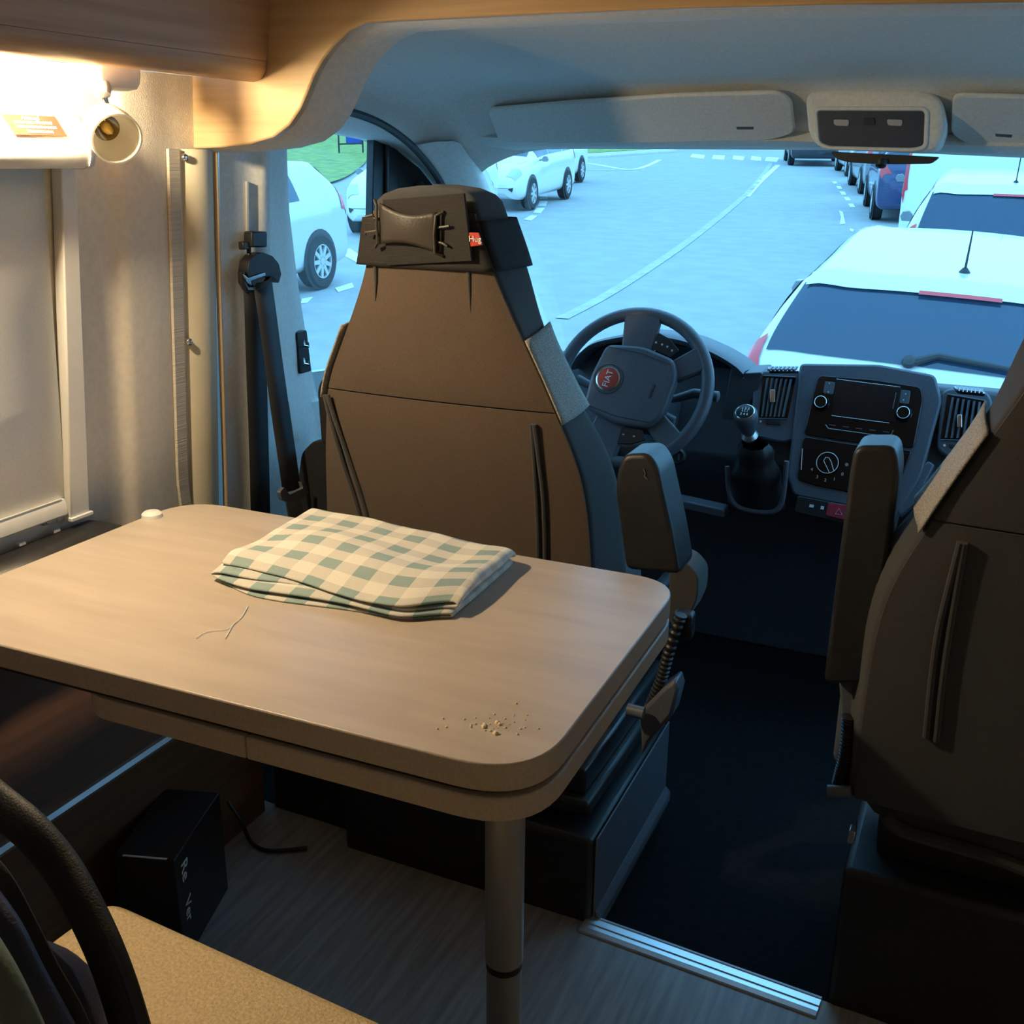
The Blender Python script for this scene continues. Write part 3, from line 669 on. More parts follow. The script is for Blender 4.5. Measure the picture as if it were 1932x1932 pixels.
def build_seat(name, label, cx_shift, y_shift, mirror, key):
    """same seat for both sides; passenger is the mirrored one"""
    T = []
    def tr(p):
        x = p.x
        if mirror:
            if x > CXS+.05: x += .16*max(0, p.y-Yr(p.z))
            x = 2*CXS - x
        return V(x+cx_shift, p.y+y_shift, p.z-(.02 if mirror else 0))
    def trb(b):
        b.v = [tr(q) for q in b.v]; return b
    s = thing(name, label, 'seat', tr(V(CXS, 1.75, -.07)))
    zz = [.40+(ZTOP-.03-.40)*i/40 for i in range(41)]
    rows = [seat_section(z) for z in zz]
    cen = lambda r: sum(r, V(0, 0, 0))/len(r)
    last = rows[-1]; c = cen(last)
    for sc, dz in ((.96, .010), (.86, .018), (.66, .024), (.35, .028), (.05, .029)): rows.append([c+(q-c)*sc+V(0, 0, dz+.010*(1-((q.x-c.x)/.13)**2)*min(1, (1-sc)*4)) for q in last])
    bb = B().grid(rows, cv=True, flip=True); bb.f.append(list(range(len(rows[0])))); k = len(bb.v)-len(rows[0]); bb.f.append([k+i for i in range(len(rows[0])-1, -1, -1)])
    obj('backrest', trb(bb), 'bolster', s, smooth=60)
    # rear cover (brown on the driver seat): upper and lower panel, meeting at the seam
    zs_ = onP(800, 752, P0r, NR).z
    def panel(z0, z1, nz=18, e0=0, bow=.010):
        rows = []
        for i in range(nz+1):
            z = lerp(z0, z1, i/nz); xl, xr = smooth_tab(tL, z)+.006, smooth_tab(tR, z)-.004; r = []
            for k in range(17):
                t = k/16; x = lerp(xl, xr, t); edge = min(1, min(t, 1-t)*9); ez = min(1, min(i, nz-i)*.7+.15)
                r.append(V(x, Yr(z) - (.003+.005*math.sqrt(edge)*math.sqrt(ez) + bow*math.sin(math.pi*t)), z))
            rows.append(r)
        back = [[V(q.x, Yr(q.z)+.004, q.z) for q in r] for r in rows]
        bb = B().grid(rows)
        ring = [rows[0], back[0]]; bb.grid(ring); bb.grid([rows[-1], back[-1]]); bb.grid([[r[0] for r in rows], [r[0] for r in back]]); bb.grid([[r[-1] for r in rows], [r[-1] for r in back]])
        return bb
    cvm = 'fabric' if key == 'driver' else 'bolster'  # same cover fabric; on the passenger seat its shade is put into the colour
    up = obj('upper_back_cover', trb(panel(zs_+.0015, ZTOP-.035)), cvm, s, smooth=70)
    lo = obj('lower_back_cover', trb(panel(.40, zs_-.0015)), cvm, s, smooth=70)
    for pts in (((624, 742), (640, 800), (662, 870), (682, 930), (697, 985), (712, 1060)), ((1012, 797), (1018, 860), (1024, 930), (1027, 1000), (1028, 1090))):
        for dx in (-6, 7):
            obj('piping', trb(B().tube(smooth_path([onP(x+dx*(.4+.6*min(1, i/2)), y, P0r, NR)+V(0, -.0155, 0) for i, (x, y) in enumerate(pts)]), .0042, 8)), 'bolster', lo)
    for pts in (((716, 498), (717, 530), (716, 566)), ((890, 498), (893, 550), (896, 604))):
        obj('pleat', trb(B().tube([onP(x, y, P0r, NR)+V(0, -.0135, 0) for x, y in pts], [.004, .003, .0005], 8)), 'bolster', up)
    # light grey band on the side bolster, proud of the core
    for nm, side in (('bolster_band', 1), ('bolster_band', -1)):
        rows = []
        za, zb_ = onP(1055, 792, P0r, NR).z, onP(988, 640, P0r, NR).z
        for i in range(13):
            t = i/12; r = []
            for k in range(9):
                u = -.07+1.07*k/8; z = lerp(za-.006*(1-u) , zb_+.012*u, t) + .03*u*(0)
                xr, xf = smooth_tab(tR, z), smooth_tab(tF, z); y = Yr(z)
                if side < 0: xl = smooth_tab(tL, z); xf = xl-(xf-xr)*.4; xr = xl
                p = V(lerp(xr, xf, u), y+DEP*u, z); nn = V(side*DEP, -(abs(xf-xr)), 0).normalized()
                r.append(p + nn*(.004+.003*math.sin(math.pi*max(0, u))))
            rows.append(r)
        obj(nm, trb(B().grid(rows)), 'band', s, solid=.003, smooth=70)['label'] = 'light grey speckled band on the side bolster'
    # seam lines of the upper bolster
    zh = onP(700, 498, P0r, NR).z
    rows = [seat_section(lerp(zh, ZTOP-.045, i/8), .009+.004*(i/8)) for i in range(9)]
    wrap = B().grid(rows, cv=True, flip=True)
    if key == 'driver':
        rows = []
        for i in range(13):
            z = lerp(zh, ZTOP-.045, i/12); xl, xr = smooth_tab(tL, z)-.007, smooth_tab(tR, z)+.005
            rows.append([V(lerp(xl, xr, k/16), Yr(z) - (.012+.011*math.sin(math.pi*k/16)**.5), z) for k in range(17)])
        hb = obj('headrest_band', trb(wrap), 'elastic', s, solid=.004, smooth=60)
        obj('band_rear', B().grid(rows), 'elastic', hb, solid=.003, smooth=60); hb['label'] = 'black elastic band around the headrest'
        def hp_(x, y, d=0.0): return onP(x, y, P0r, NR)+V(0, -.030-d, 0)
        # overlapping end of the band
        obj('band_flap', B().prism([hp_(x, y) for x, y in ((740, 376), (892, 364), (906, 490), (748, 498))], (0, .006, 0)), 'elastic', hb, bevel=.001)
        # hourglass clip
        lt, rt_ = [], []
        rows = []
        for i in range(15):
            t = i/14; x = lerp(738, 843, t)
            yt = lerp(382, 399, t)+13*math.sin(math.pi*t)*.9; yb2 = lerp(458, 474, t)-13*math.sin(math.pi*min(1, t))*.8
            rows.append([hp_(x, lerp(yt, yb2, k/8), .004+.010*math.sin(math.pi*t)*(.7+.3*math.sin(math.pi*k/8))) for k in range(9)])
        cp_ = obj('clip_bridge', B().grid(rows), 'clip', hb, solid=.003, smooth=60); cp_['label'] = 'hourglass shaped brown-black plastic clip'
        obj('clip_bar', B().tube([hp_(727, 376, .003), hp_(734, 386, .008), hp_(735, 420, .010), hp_(736, 455, .008), hp_(727, 464, .002)], .0026, 8), 'clip', hb)
        obj('clip_bar', B().tube([hp_(855, 398, .002), hp_(845, 405, .010), hp_(843, 440, .012), hp_(843, 474, .010), hp_(853, 480, .002)], .0026, 8), 'clip', hb)
        for pts in (((735, 410), (728, 410), (726, 404), (712, 407)), ((735, 432), (727, 434), (712, 436), (711, 441)), ((843, 427), (858, 426), (868, 424)), ((843, 453), (855, 456), (864, 462))):
            obj('clip_prong', B().tube([hp_(x, y, .006) for x, y in pts], .0022, 7), 'clip', hb)
        tg = obj('red_tag', B().prism([hp_(x, y, 0) for x, y in ((901, 437), (919, 437), (926, 460), (904, 463))], (0, .003, 0)), 'red', hb, bevel=.0006)
        xd = (hp_(926, 450)-hp_(901, 449)); yd = hp_(910, 437)-hp_(913, 462)
        text('lettering', 'Hug', .013, hp_(913, 449, .0012), xd, yd, 'whitepr', tg)
    else:
        pass
    # seat cushion, pedestal
    seat = B()
    def sec(y, z0, z1, hw):
        return [V(CXS+x*hw, y, z) for x, z in ((-.9, z0), (-1, lerp(z0, z1, .4)), (-1, lerp(z0, z1, .85)), (-.92, z1), (-.6, z1-.012), (0, z1-.022), (.6, z1-.012), (.92, z1), (1, lerp(z0, z1, .85)), (1, lerp(z0, z1, .4)), (.9, z0))]
    rows = [sec(1.66, .34, .44, .22), sec(1.70, .32, .48, .225), sec(1.80, .32, .485, .225), sec(1.90, .32, .485, .225), sec(1.97, .34, .475, .215), sec(2.01, .37, .45, .20)]
    seat.grid(rows, cv=True); n = 11; seat.f.append(list(range(n))); seat.f.append([5*n+i for i in range(n-1, -1, -1)])
    cs = obj('seat_cushion', trb(seat), 'bolster', s, smooth=60, sub=1)
    return s, tr, trb

ds, dtr, dtrb = build_seat('driver_seat', 'driver seat with brown fabric back and black elastic band round its headrest', 0, 0, False, 'driver')
ps, ptr, ptrb = build_seat('passenger_seat', 'passenger seat at the right edge, shade painted into its back covers, back turned to us', 0.95, -.24, True, 'passenger')
# --- driver seat: pedestal, armrests, levers, hose
obj('seat_box', B().box((-1.097, 1.69, .05), (.21, .44, .24)), 'black', ds, bevel=.01)
ped = [onZ(1112, 1742, 0), onZ(990, 1700, 0)]
xr_ = ped[0].x; y_r = ped[0].y
obj('pedestal', B().prism([V(xr_, y_r, -.07), V(xr_, y_r, .165), V(xr_-.50, y_r, .165), V(xr_-.50, y_r, -.07)], (0, .44, 0)), 'black', ds, bevel=.01)
obj('pedestal_side', B().prism([V(xr_+.001, y_r+.01, .0), V(xr_+.001, y_r+.01, .165), V(xr_+.001, y_r+.43, .175), V(xr_+.001, y_r+.43, .0)], (.004, 0, 0)).prism([V(xr_+.005, y_r+.01, .02), V(xr_+.005, y_r+.43, .025), V(xr_+.016, y_r+.43, .012), V(xr_+.016, y_r+.01, .005)], (0, 0, -.02)), 'dashl', ds, bevel=.002)
obj('swivel_plate', B().box((xr_-.25, y_r+.23, .20), (.46, .40, .03)), 'black', ds, bevel=.008)
obj('seat_rail', B().box((xr_-.06, y_r+.28, .24), (.05, .46, .05)), 'slat', ds, bevel=.006)
obj('seat_rail', B().box((xr_-.44, y_r+.28, .24), (.05, .46, .05)), 'slat', ds, bevel=.006)
obj('seat_frame', B().box((CXS, 1.88, .305), (.47, .46, .09)), 'black', ds, bevel=.015)
obj('side_skirt', B().prism([V(-.575, y, z) for y, z in ((1.60, .30), (1.62, .40), (1.75, .43), (2.05, .42), (2.12, .36), (2.08, .28), (1.7, .26))], (.03, 0, 0)), 'black', ds, bevel=.008)
Yl = 1.60
brk = [onY(x, y, Yl) for x, y in ((1183, 1328), (1212, 1340), (1222, 1370), (1245, 1300), (1272, 1283), (1278, 1310), (1262, 1360), (1215, 1418), (1207, 1425), (1206, 1350), (1180, 1346))]
obj('recliner_bracket', B().prism([onY(x, y, Yl) for x, y in ((1206, 1345), (1250, 1300), (1273, 1284), (1279, 1305), (1268, 1350), (1225, 1400), (1210, 1428))], (0, .05, 0)), 'dashl', ds, bevel=.006)
obj('lever', B().tube([onY(1184, 1338, Yl-.02), onY(1215, 1346, Yl-.02)], .011, 12), 'dashl', ds)
def hose(pts, r, parent, n=16):
    path = smooth_path(pts, 12); L = len(path); b = B(); tot = 0; rr = []; pp = []
    for i in range(L-1):
        for k in range(2): pp.append(path[i].lerp(path[i+1], k/2))
    rr = [r*(1.0 if (i//2) % 2 == 0 else .78) for i in range(len(pp))]
    return obj('corrugated_hose', b.tube(pp, rr, 12), 'black', parent, smooth=30)
hose([onY(x, y, 1.62) for x, y in ((1285, 1160), (1262, 1230), (1248, 1280), (1232, 1320), (1222, 1345))], .011, ds)
obj('hose_socket', B().box(onY(1290, 1178, 1.64), (.035, .03, .05)), 'black', ds, bevel=.006)

def armrest(pts_px, Yc, halfd, parent, mat='black', wedge=None):
    """pad standing upright: outline seen from behind, thick along y"""
    o = [onY(x, y, Yc) for x, y in pts_px]
    return obj('armrest', B().prism(round_poly(o, .012, 4), (0, halfd, 0)), mat, parent, bevel=.012, seg=4, smooth=50)
obj('armrest', B().prism(round_poly([onY(x, y, 1.52) for x, y in ((1164, 888), (1176, 858), (1222, 856), (1242, 884), (1252, 930), (1268, 1000), (1283, 1085), (1180, 1075), (1170, 1000), (1160, 930))], .012, 4), (0, .085, 0)), 'black', ds, bevel=.012, seg=4, smooth=50)
obj('armrest_edge', B().prism([onY(x, y, 1.555) for x, y in ((1238, 905), (1249, 903), (1262, 960), (1290, 1070), (1282, 1082), (1252, 980))], (0, .055, 0)), 'dashl', ds, bevel=.004)
obj('armrest_tear', B().tube([onY(x, y, 1.519) for x, y in ((1214, 884), (1218, 893), (1216, 899), (1222, 905))], .0011, 6), 'dashl', ds)
obj('armrest', B().prism(round_poly([onY(x, y, 1.64) for x, y in ((598, 735), (606, 714), (640, 712), (640, 830), (606, 840))], .012, 4), (0, .07, 0)), 'black', ds, bevel=.012, seg=4, smooth=50)
obj('armrest', B().prism(round_poly([onY(x, y, 1.66) for x, y in ((562, 900), (568, 855), (590, 832), (640, 826), (640, 985), (566, 985))], .012, 4), (0, .16, 0)), 'black', ds, bevel=.02, seg=4, smooth=50)
# seat side pocket corner by the table
obj('seat_corner', B().prism(round_poly([onY(x, y, 1.70) for x, y in ((1262, 1052), (1296, 1062), (1318, 1088), (1316, 1130), (1300, 1165), (1262, 1180))], .012, 4), (0, .07, 0)), 'bolster', ds, bevel=.02, seg=4, smooth=50)
# --- passenger seat: armrest, post, hose, pedestal, lever
obj('armrest', B().prism(round_poly([onY(x, y, 1.40) for x, y in ((1603, 890), (1612, 842), (1690, 842), (1697, 892), (1672, 1080), (1640, 1290), (1553, 1292), (1566, 1180))], .014, 5), (0, .075, 0)), 'black', ps, bevel=.016, seg=4, smooth=50)['label'] = 'upright folded black armrest'
obj('armrest_post', B().prism([onY(x, y, 1.43) for x, y in ((1582, 1285), (1632, 1285), (1622, 1352), (1588, 1352))], (0, .03, 0)), 'dashl', ps, bevel=.004)
hose([onY(x, y, 1.42) for x, y in ((1603, 1352), (1601, 1390), (1596, 1430), (1588, 1462), (1584, 1482))], .0115, ps)
obj('lever', B().tube([onY(1562, 1492, 1.40), onY(1606, 1494, 1.40)], .009, 12), 'dashl', ps)
obj('lever_arm', B().prism([onY(x, y, 1.43) for x, y in ((1590, 1430), (1598, 1425), (1584, 1488), (1570, 1490))], (0, .01, 0)), 'dashl', ps)
pq = onZ(1556, 1900, 0)
obj('pedestal', B().box((pq.x+.26, pq.y+.24, .09), (.52, .46, .32)), 'black', ps, bevel=.012)
obj('seat_frame', B().box((.19, 1.70, .30), (.50, .46, .12)), 'black', ps, bevel=.015)
obj('lower_back_edge', B().tube(smooth_path([onY(x, y, 1.42) for x, y in ((1668, 1538), (1700, 1566), (1780, 1590), (1870, 1616), (1960, 1650), (2100, 1700))]), .010, 8), 'bolster', ps)
obj('rail_end', B().box(onY(1608, 1574, 1.40), (.010, .02, .022)), 'steel', ps, bevel=.002)

# ================================================================== SEAT BELT
sb = thing('seat_belt', 'black seat belt hanging from the pillar beside the driver seat', 'seat belt', onX(490, 950, -1.26))
dz = Xp(1.05)
dc = onX(480, 512, dz+.018)
def bx_(x, y, o): q = onX(x, y, Xp(1.0)+o); return onX(x, y, Xp(q.z)+o)
cov = [(449, 510), (452, 492), (462, 480), (478, 475), (496, 482), (508, 496), (513, 516), (508, 534), (496, 520), (470, 522), (462, 540), (452, 532)]
cover_pts = [bx_(x, y, .006) for x, y in cov]
obj('belt_guide', B().prism(round_poly(cover_pts, .004, 3), (.022, 0, 0)), 'black', sb, bevel=.006, seg=3, smooth=50)
obj('guide_loop', B().tube([bx_(x, y, .022) for x, y in ((455, 512), (456, 532), (464, 546), (480, 546), (500, 538), (511, 520))], .006, 8), 'black', sb)
obj('guide_slot', B().prism([bx_(x, y, .030) for x, y in ((457, 517), (466, 524), (498, 514), (499, 520), (471, 530), (473, 540), (463, 532))], (.003, 0, 0)), 'chrome', sb, bevel=.001)
obj('slider', B().prism([bx_(x, y, .004) for x, y in ((459, 436), (488, 436), (488, 466), (459, 466))], (.020, 0, 0)), 'black', sb, bevel=.003)
obj('slider_tab', B().box(bx_(460, 463, .012), (.012, .016, .014)), 'black', sb, bevel=.002)
obj('guide_stem', B().tube([bx_(469, 462, .008), bx_(470, 482, .012)], .004, 8), 'black', sb)
def strap(p, o):
    rows = []
    for (xa, ya, xb, yb_), off in zip(p, o):
        a, b = bx_(xa, ya, off), bx_(xb, yb_, off); rows.append([a, b])
    return B().grid(rows)
obj('webbing', strap([(459, 538, 498, 532), (462, 600, 502, 600), (465, 700, 503, 700), (469, 800, 505, 800), (472, 900, 508, 900), (474, 1000, 510, 1000)], [.022, .018, .014, .012, .010, .008]), 'webbing', sb, solid=.0014, smooth=60)
obj('webbing', strap([(478, 538, 512, 526), (488, 600, 521, 592), (500, 690, 533, 684), (512, 780, 546, 776), (524, 860, 558, 856), (534, 930, 567, 922)], [.026, .034, .046, .060, .074, .086]), 'webbing', sb, solid=.0014, smooth=60)
obj('latch_tongue', B().prism(round_poly([bx_(x, y, .092) for x, y in ((522, 928), (530, 918), (540, 932), (566, 920), (562, 908), (572, 912), (576, 930), (560, 942), (540, 948), (526, 942))], .003, 3), (.008, 0, 0)), 'dashl', sb, bevel=.002)
obj('tongue_blade', B().prism([bx_(x, y, .088) for x, y in ((538, 945), (566, 938), (572, 985), (545, 990))], (.003, 0, 0)), 'steel', sb)

# ================================================================== BENCH, BAG, CARTON
bn = thing('bench', 'beige grained bench cushion in the near left corner', 'bench', (-.7, .3, 0))
ZB = .45
be = [onZ(205, 1690, ZB), onZ(760, 1940, ZB)]
ed = (be[1]-be[0]).normalized(); en = V(ed.y, -ed.x, 0)
c1, c2 = be[0]-ed*.05, be[0]+ed*.80
poly = round_poly([be[0]+V(0, 0, 0), c2, c2+en*.75, be[0]+en*.75], [.03, .04, .02, .02], 6)
obj('cushion', B().prism(poly, (0, 0, -.10)), 'leather', bn, bevel=.012, seg=3, smooth=50)
inn = [q.lerp(sum(poly, V(0, 0, 0))/len(poly), .06)+V(0, 0, -.10) for q in poly]
obj('base', B().prism(inn, (0, 0, -.35)), 'woodd', bn)

bgp = onZ(120, 1900, ZB)
bag = thing('rucksack', 'black and navy rucksack with padded strap in the near left corner', 'bag', V(-.66, .52, ZB))
def bz(px, py, Y): return onY(px, py, Y)
path = [bz(-60, 1470, .56), bz(0, 1520, .555), bz(60, 1570, .55), bz(118, 1640, .545), bz(163, 1720, .535), bz(200, 1800, .525), bz(232, 1890, .515), bz(258, 1990, .505), bz(275, 2120, .495)]
path = smooth_path(path)
obj('padded_strap', B().tube(path, .0215, 14, flat=.55, up=(0, -1, .2)), 'bag', bag, smooth=60)
obj('strap_edging', B().tube([q+V(.0165, -.004, .006) for q in path], .0035, 8), 'bagblue', bag)
path2 = smooth_path([bz(-60, 1600, .50), bz(0, 1660, .495), bz(45, 1740, .49), bz(90, 1830, .485), bz(140, 1920, .48), bz(175, 2020, .475)])
obj('webbing_strap', B().tube(path2, .014, 12, flat=.35, up=(0, -1, .2)), 'bag', bag, smooth=60)
rows = []
for i in range(13):
    t = i/12; z = lerp(.45, .62, t); s_ = math.sqrt(max(.02, 1-(t*.98)**2.5)); cxb, cyb = -.66, .44
    rows.append([V(cxb-.06+.15*s_*math.cos(a)*(1+.06*math.sin(3*a+4*t)), cyb+.13*s_*math.sin(a)*(1+.05*math.cos(4*a+3*t)), z) for a in [2*math.pi*k/28 for k in range(28)]])
bb = B().grid(rows, cv=True); bb.f.append(list(range(28))); bb.f.append([12*28+i for i in range(28)])
obj('bag_body', bb, 'bagblue', bag, smooth=60)
fold = smooth_path([bz(-40, 1690, .46), bz(10, 1760, .455), bz(50, 1840, .45), bz(110, 1950, .445)])
obj('body_fold', B().tube(fold, .018, 12, flat=.6, up=(0, -1, .2)), 'bagblue', bag, smooth=60)
obj('green_cloth', B().tube(smooth_path([bz(-30, 1790, .42), bz(0, 1840, .415), bz(30, 1900, .41), bz(70, 1990, .405)]), .017, 12, flat=.6, up=(0, -1, .2)), 'baggreen', bag, smooth=60)

KH = .20
K0 = onZ(328, 1624, KH+.002); e1 = V(-.95, -.31, 0).normalized()*.10; e2 = V(-.31, .95, 0).normalized()*.19
K0.z = .002
kb = thing('carton', 'black printed carton on the floor under the table by the side panel', 'carton', K0)
obj('carton_body', B().prism([K0, K0+e1, K0+e1+e2, K0+e2], (0, 0, KH)), 'boxblk', kb, bevel=.002)
obj('edge_stripe', B().prism([K0+e1*.12+V(0, 0, KH+.0005), K0+e1*.85+V(0, 0, KH+.0005), K0+e1*.85+e2*.02+V(0, 0, KH+.0005), K0+e1*.12+e2*.02+V(0, 0, KH+.0005)], (0, 0, .0006)), 'whitepr', kb)
nx = -e1.normalized(); dn = V(0, 0, -1); ty = nx.cross(dn)
text('lettering', 'Re', .034, K0+e2*.16+V(0, 0, KH-.040)+nx*.001, dn, ty, 'whitepr', kb)
text('lettering', 'Ver', .030, K0+e2*.16+V(0, 0, KH-.115)+nx*.001, dn, ty, 'whitepr', kb)
cord = tag(obj('cable', B().tube(smooth_path([onZ(430, 1512, .10), onZ(455, 1550, .06), onZ(475, 1590, .006), onZ(510, 1605, .006), onZ(580, 1600, .006)]), .004, 8), 'black'), 'grey cable on the floor behind the carton', 'cable')

# ================================================================== DASHBOARD
dsh = thing('dashboard', 'dark dashboard with radio, air vents and instrument hood', 'dashboard', (X0, 2.7, -.07))
SP, SN = V(0, 2.64, .75), V(0, 1, .43*-1)      # stack plane: leans towards the cabin at the bottom
SN = V(0, 1, -.40).normalized()
def st_(px, py, d=0.): return onP(px, py, SP, SN) - SN*d
pf = [(3.02, .668), (2.80, .725), (2.69, .752), (2.655, .748), (2.635, .72), (2.60, .63), (2.57, .54), (2.62, .44), (2.70, .36), (2.78, .20), (2.80, -.07), (3.0, -.07)]
xs_ = [-1.24, -1.15, -.6, -.56, .1, .62]
obj('dash_body', B().prism([(-1.24, y, z) for y, z in pf], (1.88, 0, 0)), 'dash', dsh, smooth=40, bevel=.008, seg=2)
# centre stack tower standing proud, with rounded shoulders
def plate(name, pts, d0, th, mat, parent, r=.006, bev=.002, smooth=40):
    q = [st_(x, y, d0) for x, y in pts]
    return obj(name, B().prism(round_poly(q, r, 4) if r else q, SN*th), mat, parent, bevel=bev, smooth=smooth)
stack = plate('centre_stack', ((1512, 690), (1660, 692), (1765, 712), (1778, 760), (1740, 900), (1700, 968), (1640, 965), (1500, 938), (1488, 900), (1500, 800)), .030, .10, 'dashl', dsh, r=.012, bev=.006)
# tray slot on top
obj('top_tray', B().prism([onZ(x, y, .772) for x, y in ((1560, 687), (1655, 690), (1748, 703), (1750, 714), (1650, 702), (1555, 697))], (0, 0, -.012)), 'blackg', dsh, bevel=.002)
for pts in (((1425, 716), (1440, 702), (1500, 702), (1520, 706), (1508, 830), (1480, 838), (1418, 825)), ((1775, 745), (1792, 735), (1862, 742), (1872, 760), (1868, 870), (1790, 868), (1768, 850))):
    plate('vent_housing', pts, .022, .09, 'dashl', dsh, r=.012, bev=.005)
def vent(x0, y0, x1, y1, x2, y2, x3, y3, tx, ty):
    vo = plate('air_vent', ((x0, y0), (x1, y1), (x2, y2), (x3, y3)), .024, .004, 'blackg', dsh, r=.002, bev=0)
    for k in range(1, 7):
        t = k/7
        a, b = st_(lerp(x0, x1, t), lerp(y0, y1, t)+4, .027), st_(lerp(x3, x2, t), lerp(y3, y2, t)-4, .027)
        obj('slat', B().ribbon([a, b], V(.004, .006, 0), .0016), 'dashl', vo, smooth=0)
    obj('vent_tab', B().prism(round_poly([st_(tx+dx, ty+dy, .030) for dx, dy in ((-5, -12), (4, -12), (4, 12), (-5, 12))], .002, 3), -SN*.004), 'chrome', vo, bevel=.001)
    for q in ((x0, y0, x1, y1), (x3, y3, x2, y2)):
        obj('vent_rim', B().tube([st_(q[0], q[1], .027), st_(q[2], q[3], .027)], .0016, 6), 'dashl', vo)
    return vo
vent(1443, 713, 1504, 716, 1488, 794, 1434, 793, 1462, 752)
vent(1788, 748, 1858, 760, 1850, 835, 1774, 833, 1811, 799)
def topgrille(pts, n):
    q = [onZ(x, y, .776) for x, y in pts]
    g = obj('top_vent', B().prism(round_poly(q, .008, 3), (0, 0, -.006)), 'blackg', dsh)
    for k in range(n+1):
        t = (k+.5)/(n+1); a, b = q[0].lerp(q[1], t), q[3].lerp(q[2], t)
        obj('slat', B().box((a+b)/2+V(0, 0, .001), (.006, (b-a).length*.8, .004)), 'dashl', g)
topgrille(((1448, 692), (1500, 692), (1508, 700), (1452, 700)), 6)
topgrille(((1798, 728), (1852, 734), (1860, 743), (1808, 738)), 6)
for (x, y) in ((1462, 800), (1806, 845)):
    plate('vent_wheel', ((x-14, y-4), (x+14, y-2), (x+14, y+5), (x-14, y+3)), .026, .006, 'slat', dsh, r=.002, bev=.001)
    obj('vent_mark', B().lathe([(.0001, .001), (.003, .0008), (.003, 0)], st_(x-24, y-2, .023), -SN, 10), 'whitepr', dsh)
# radio
rad = plate('radio', ((1548, 713), (1650, 721), (1738, 735), (1742, 760), (1725, 850), (1608, 838), (1520, 824), (1535, 760)), .034, .02, 'blackg', dsh, r=.010, bev=.002)
plate('screen', ((1582, 722), (1702, 738), (1690, 802), (1572, 789)), .036, .003, 'screen', rad, r=.003, bev=.0008)
for a, b in (((1581, 721), (1700, 736)), ((1692, 746), (1686, 776)), ((1572, 789), (1679, 803))):
    obj('screen_edge', B().tube([st_(*a, .0365), st_(*b, .0365)], .0007, 6), 'steel', rad)
obj('button_bar', B().tube([st_(x, y, .0365) for x, y in ((1561, 806), (1566, 813), (1675, 828), (1683, 824), (1687, 816))], .0010, 6), 'steel', rad)
for i in range(5):
    plate('bar_mark', ((1568+i*25-1, 805+i*3.2), (1579+i*25, 806.5+i*3.2), (1579+i*25, 808+i*3.2), (1568+i*25-1, 806.5+i*3.2)), .0362, .001, 'dashl', rad, r=0, bev=0)
for pts in (((1560, 725), (1579, 727), (1574, 750), (1556, 747)), ((1702, 741), (1719, 743), (1716, 768), (1698, 766))):
    plate('radio_button', pts, .037, .004, 'dashl', rad, r=.004, bev=.001)
for x, y in ((1568, 729), (1566, 745), (1710, 749), (1706, 760)):
    obj('button_mark', B().lathe([(.0001, .0008), (.0016, .0006), (.0016, 0)], st_(x, y, .0372), -SN, 8), 'whitepr', rad)
for x, y in ((1553, 766), (1706, 786)):
    kn = obj('knob', B().lathe([(.0180, 0), (.0180, .004), (.0165, .006), (.0150, .010), (.0145, .020), (.0130, .0225), (.0001, .0225)], st_(x, y, .034), -SN, 28), 'blackg', rad)
    obj('knob_ring', B().lathe([(.0130, .0224), (.0138, .0232), (.0146, .0224)], st_(x, y, .034), -SN, 28, cap=False), 'chrome', kn)
    obj('knob_ring', B().lathe([(.0176, .0042), (.0182, .0048), (.0186, .0042)], st_(x, y, .034), -SN, 28, cap=False), 'chrome', kn)
# climate panel with rotary knob
cli = plate('climate_panel', ((1520, 827), (1608, 841), (1722, 853), (1712, 880), (1690, 935), (1640, 938), (1545, 920), (1508, 908), (1512, 870)), .034, .02, 'blackg', dsh, r=.010, bev=.002)
kc = (1565, 878)
ck = obj('fan_knob', B().lathe([(.0270, 0), (.0265, .010), (.0250, .014), (.0001, .014)], st_(*kc, .034), -SN, 36), 'blackg', cli)
obj('knob_ring', B().lathe([(.0243, .0139), (.0251, .0148), (.0260, .0139)], st_(*kc, .034), -SN, 40, cap=False), 'whitepr', ck)
obj('pointer', B().tube([st_(x, y, .0488) for x, y in ((1569, 897), (1562, 882), (1558, 874), (1562, 868), (1568, 869), (1572, 876), (1577, 893))], .0009, 6), 'whitepr', ck)
for s, x, y in (('4', 1535, 889), ('3', 1545, 903), ('2', 1560, 909), ('1', 1577, 907), ('0', 1592, 898)):
    text('lettering', s, .011, st_(x, y, .0345), (1, 0, 0), V(0, .37, .93), 'whitepr', cli)
plate('scale_line', ((1516.5, 850), (1518, 850), (1516, 890), (1514.5, 890)), .0345, .001, 'whitepr', cli, r=0, bev=0)
obj('lock_icon', B().lathe([(.0001, .001), (.004, .0008), (.004, 0)], st_(1600, 880, .0345), -SN, 12), 'band', cli)
# switch row under the stack
sw = plate('switch_panel', ((1508, 938), (1600, 955), (1700, 965), (1692, 1000), (1595, 990), (1502, 968)), .034, .02, 'black', dsh, r=.006, bev=.002)
hz = plate('hazard_switch', ((1566, 951), (1602, 956), (1598, 984), (1561, 975)), .038, .006, 'hazard', sw, r=.003, bev=.001)
tri = [st_(1586, 962, .0388), st_(1592, 974, .0388), st_(1579, 972, .0388)]
obj('triangle_mark', B().tube(tri, .0006, 5, closed=True), 'whitepr', hz)
plate('screen_icon', ((1531, 954), (1539, 955), (1538, 960), (1530, 959)), .0346, .001, 'whitepr', sw, r=0, bev=0)
plate('lock_icon', ((1552, 957), (1558, 958), (1557, 964), (1551, 963)), .0346, .001, 'whitepr', sw, r=0, bev=0)
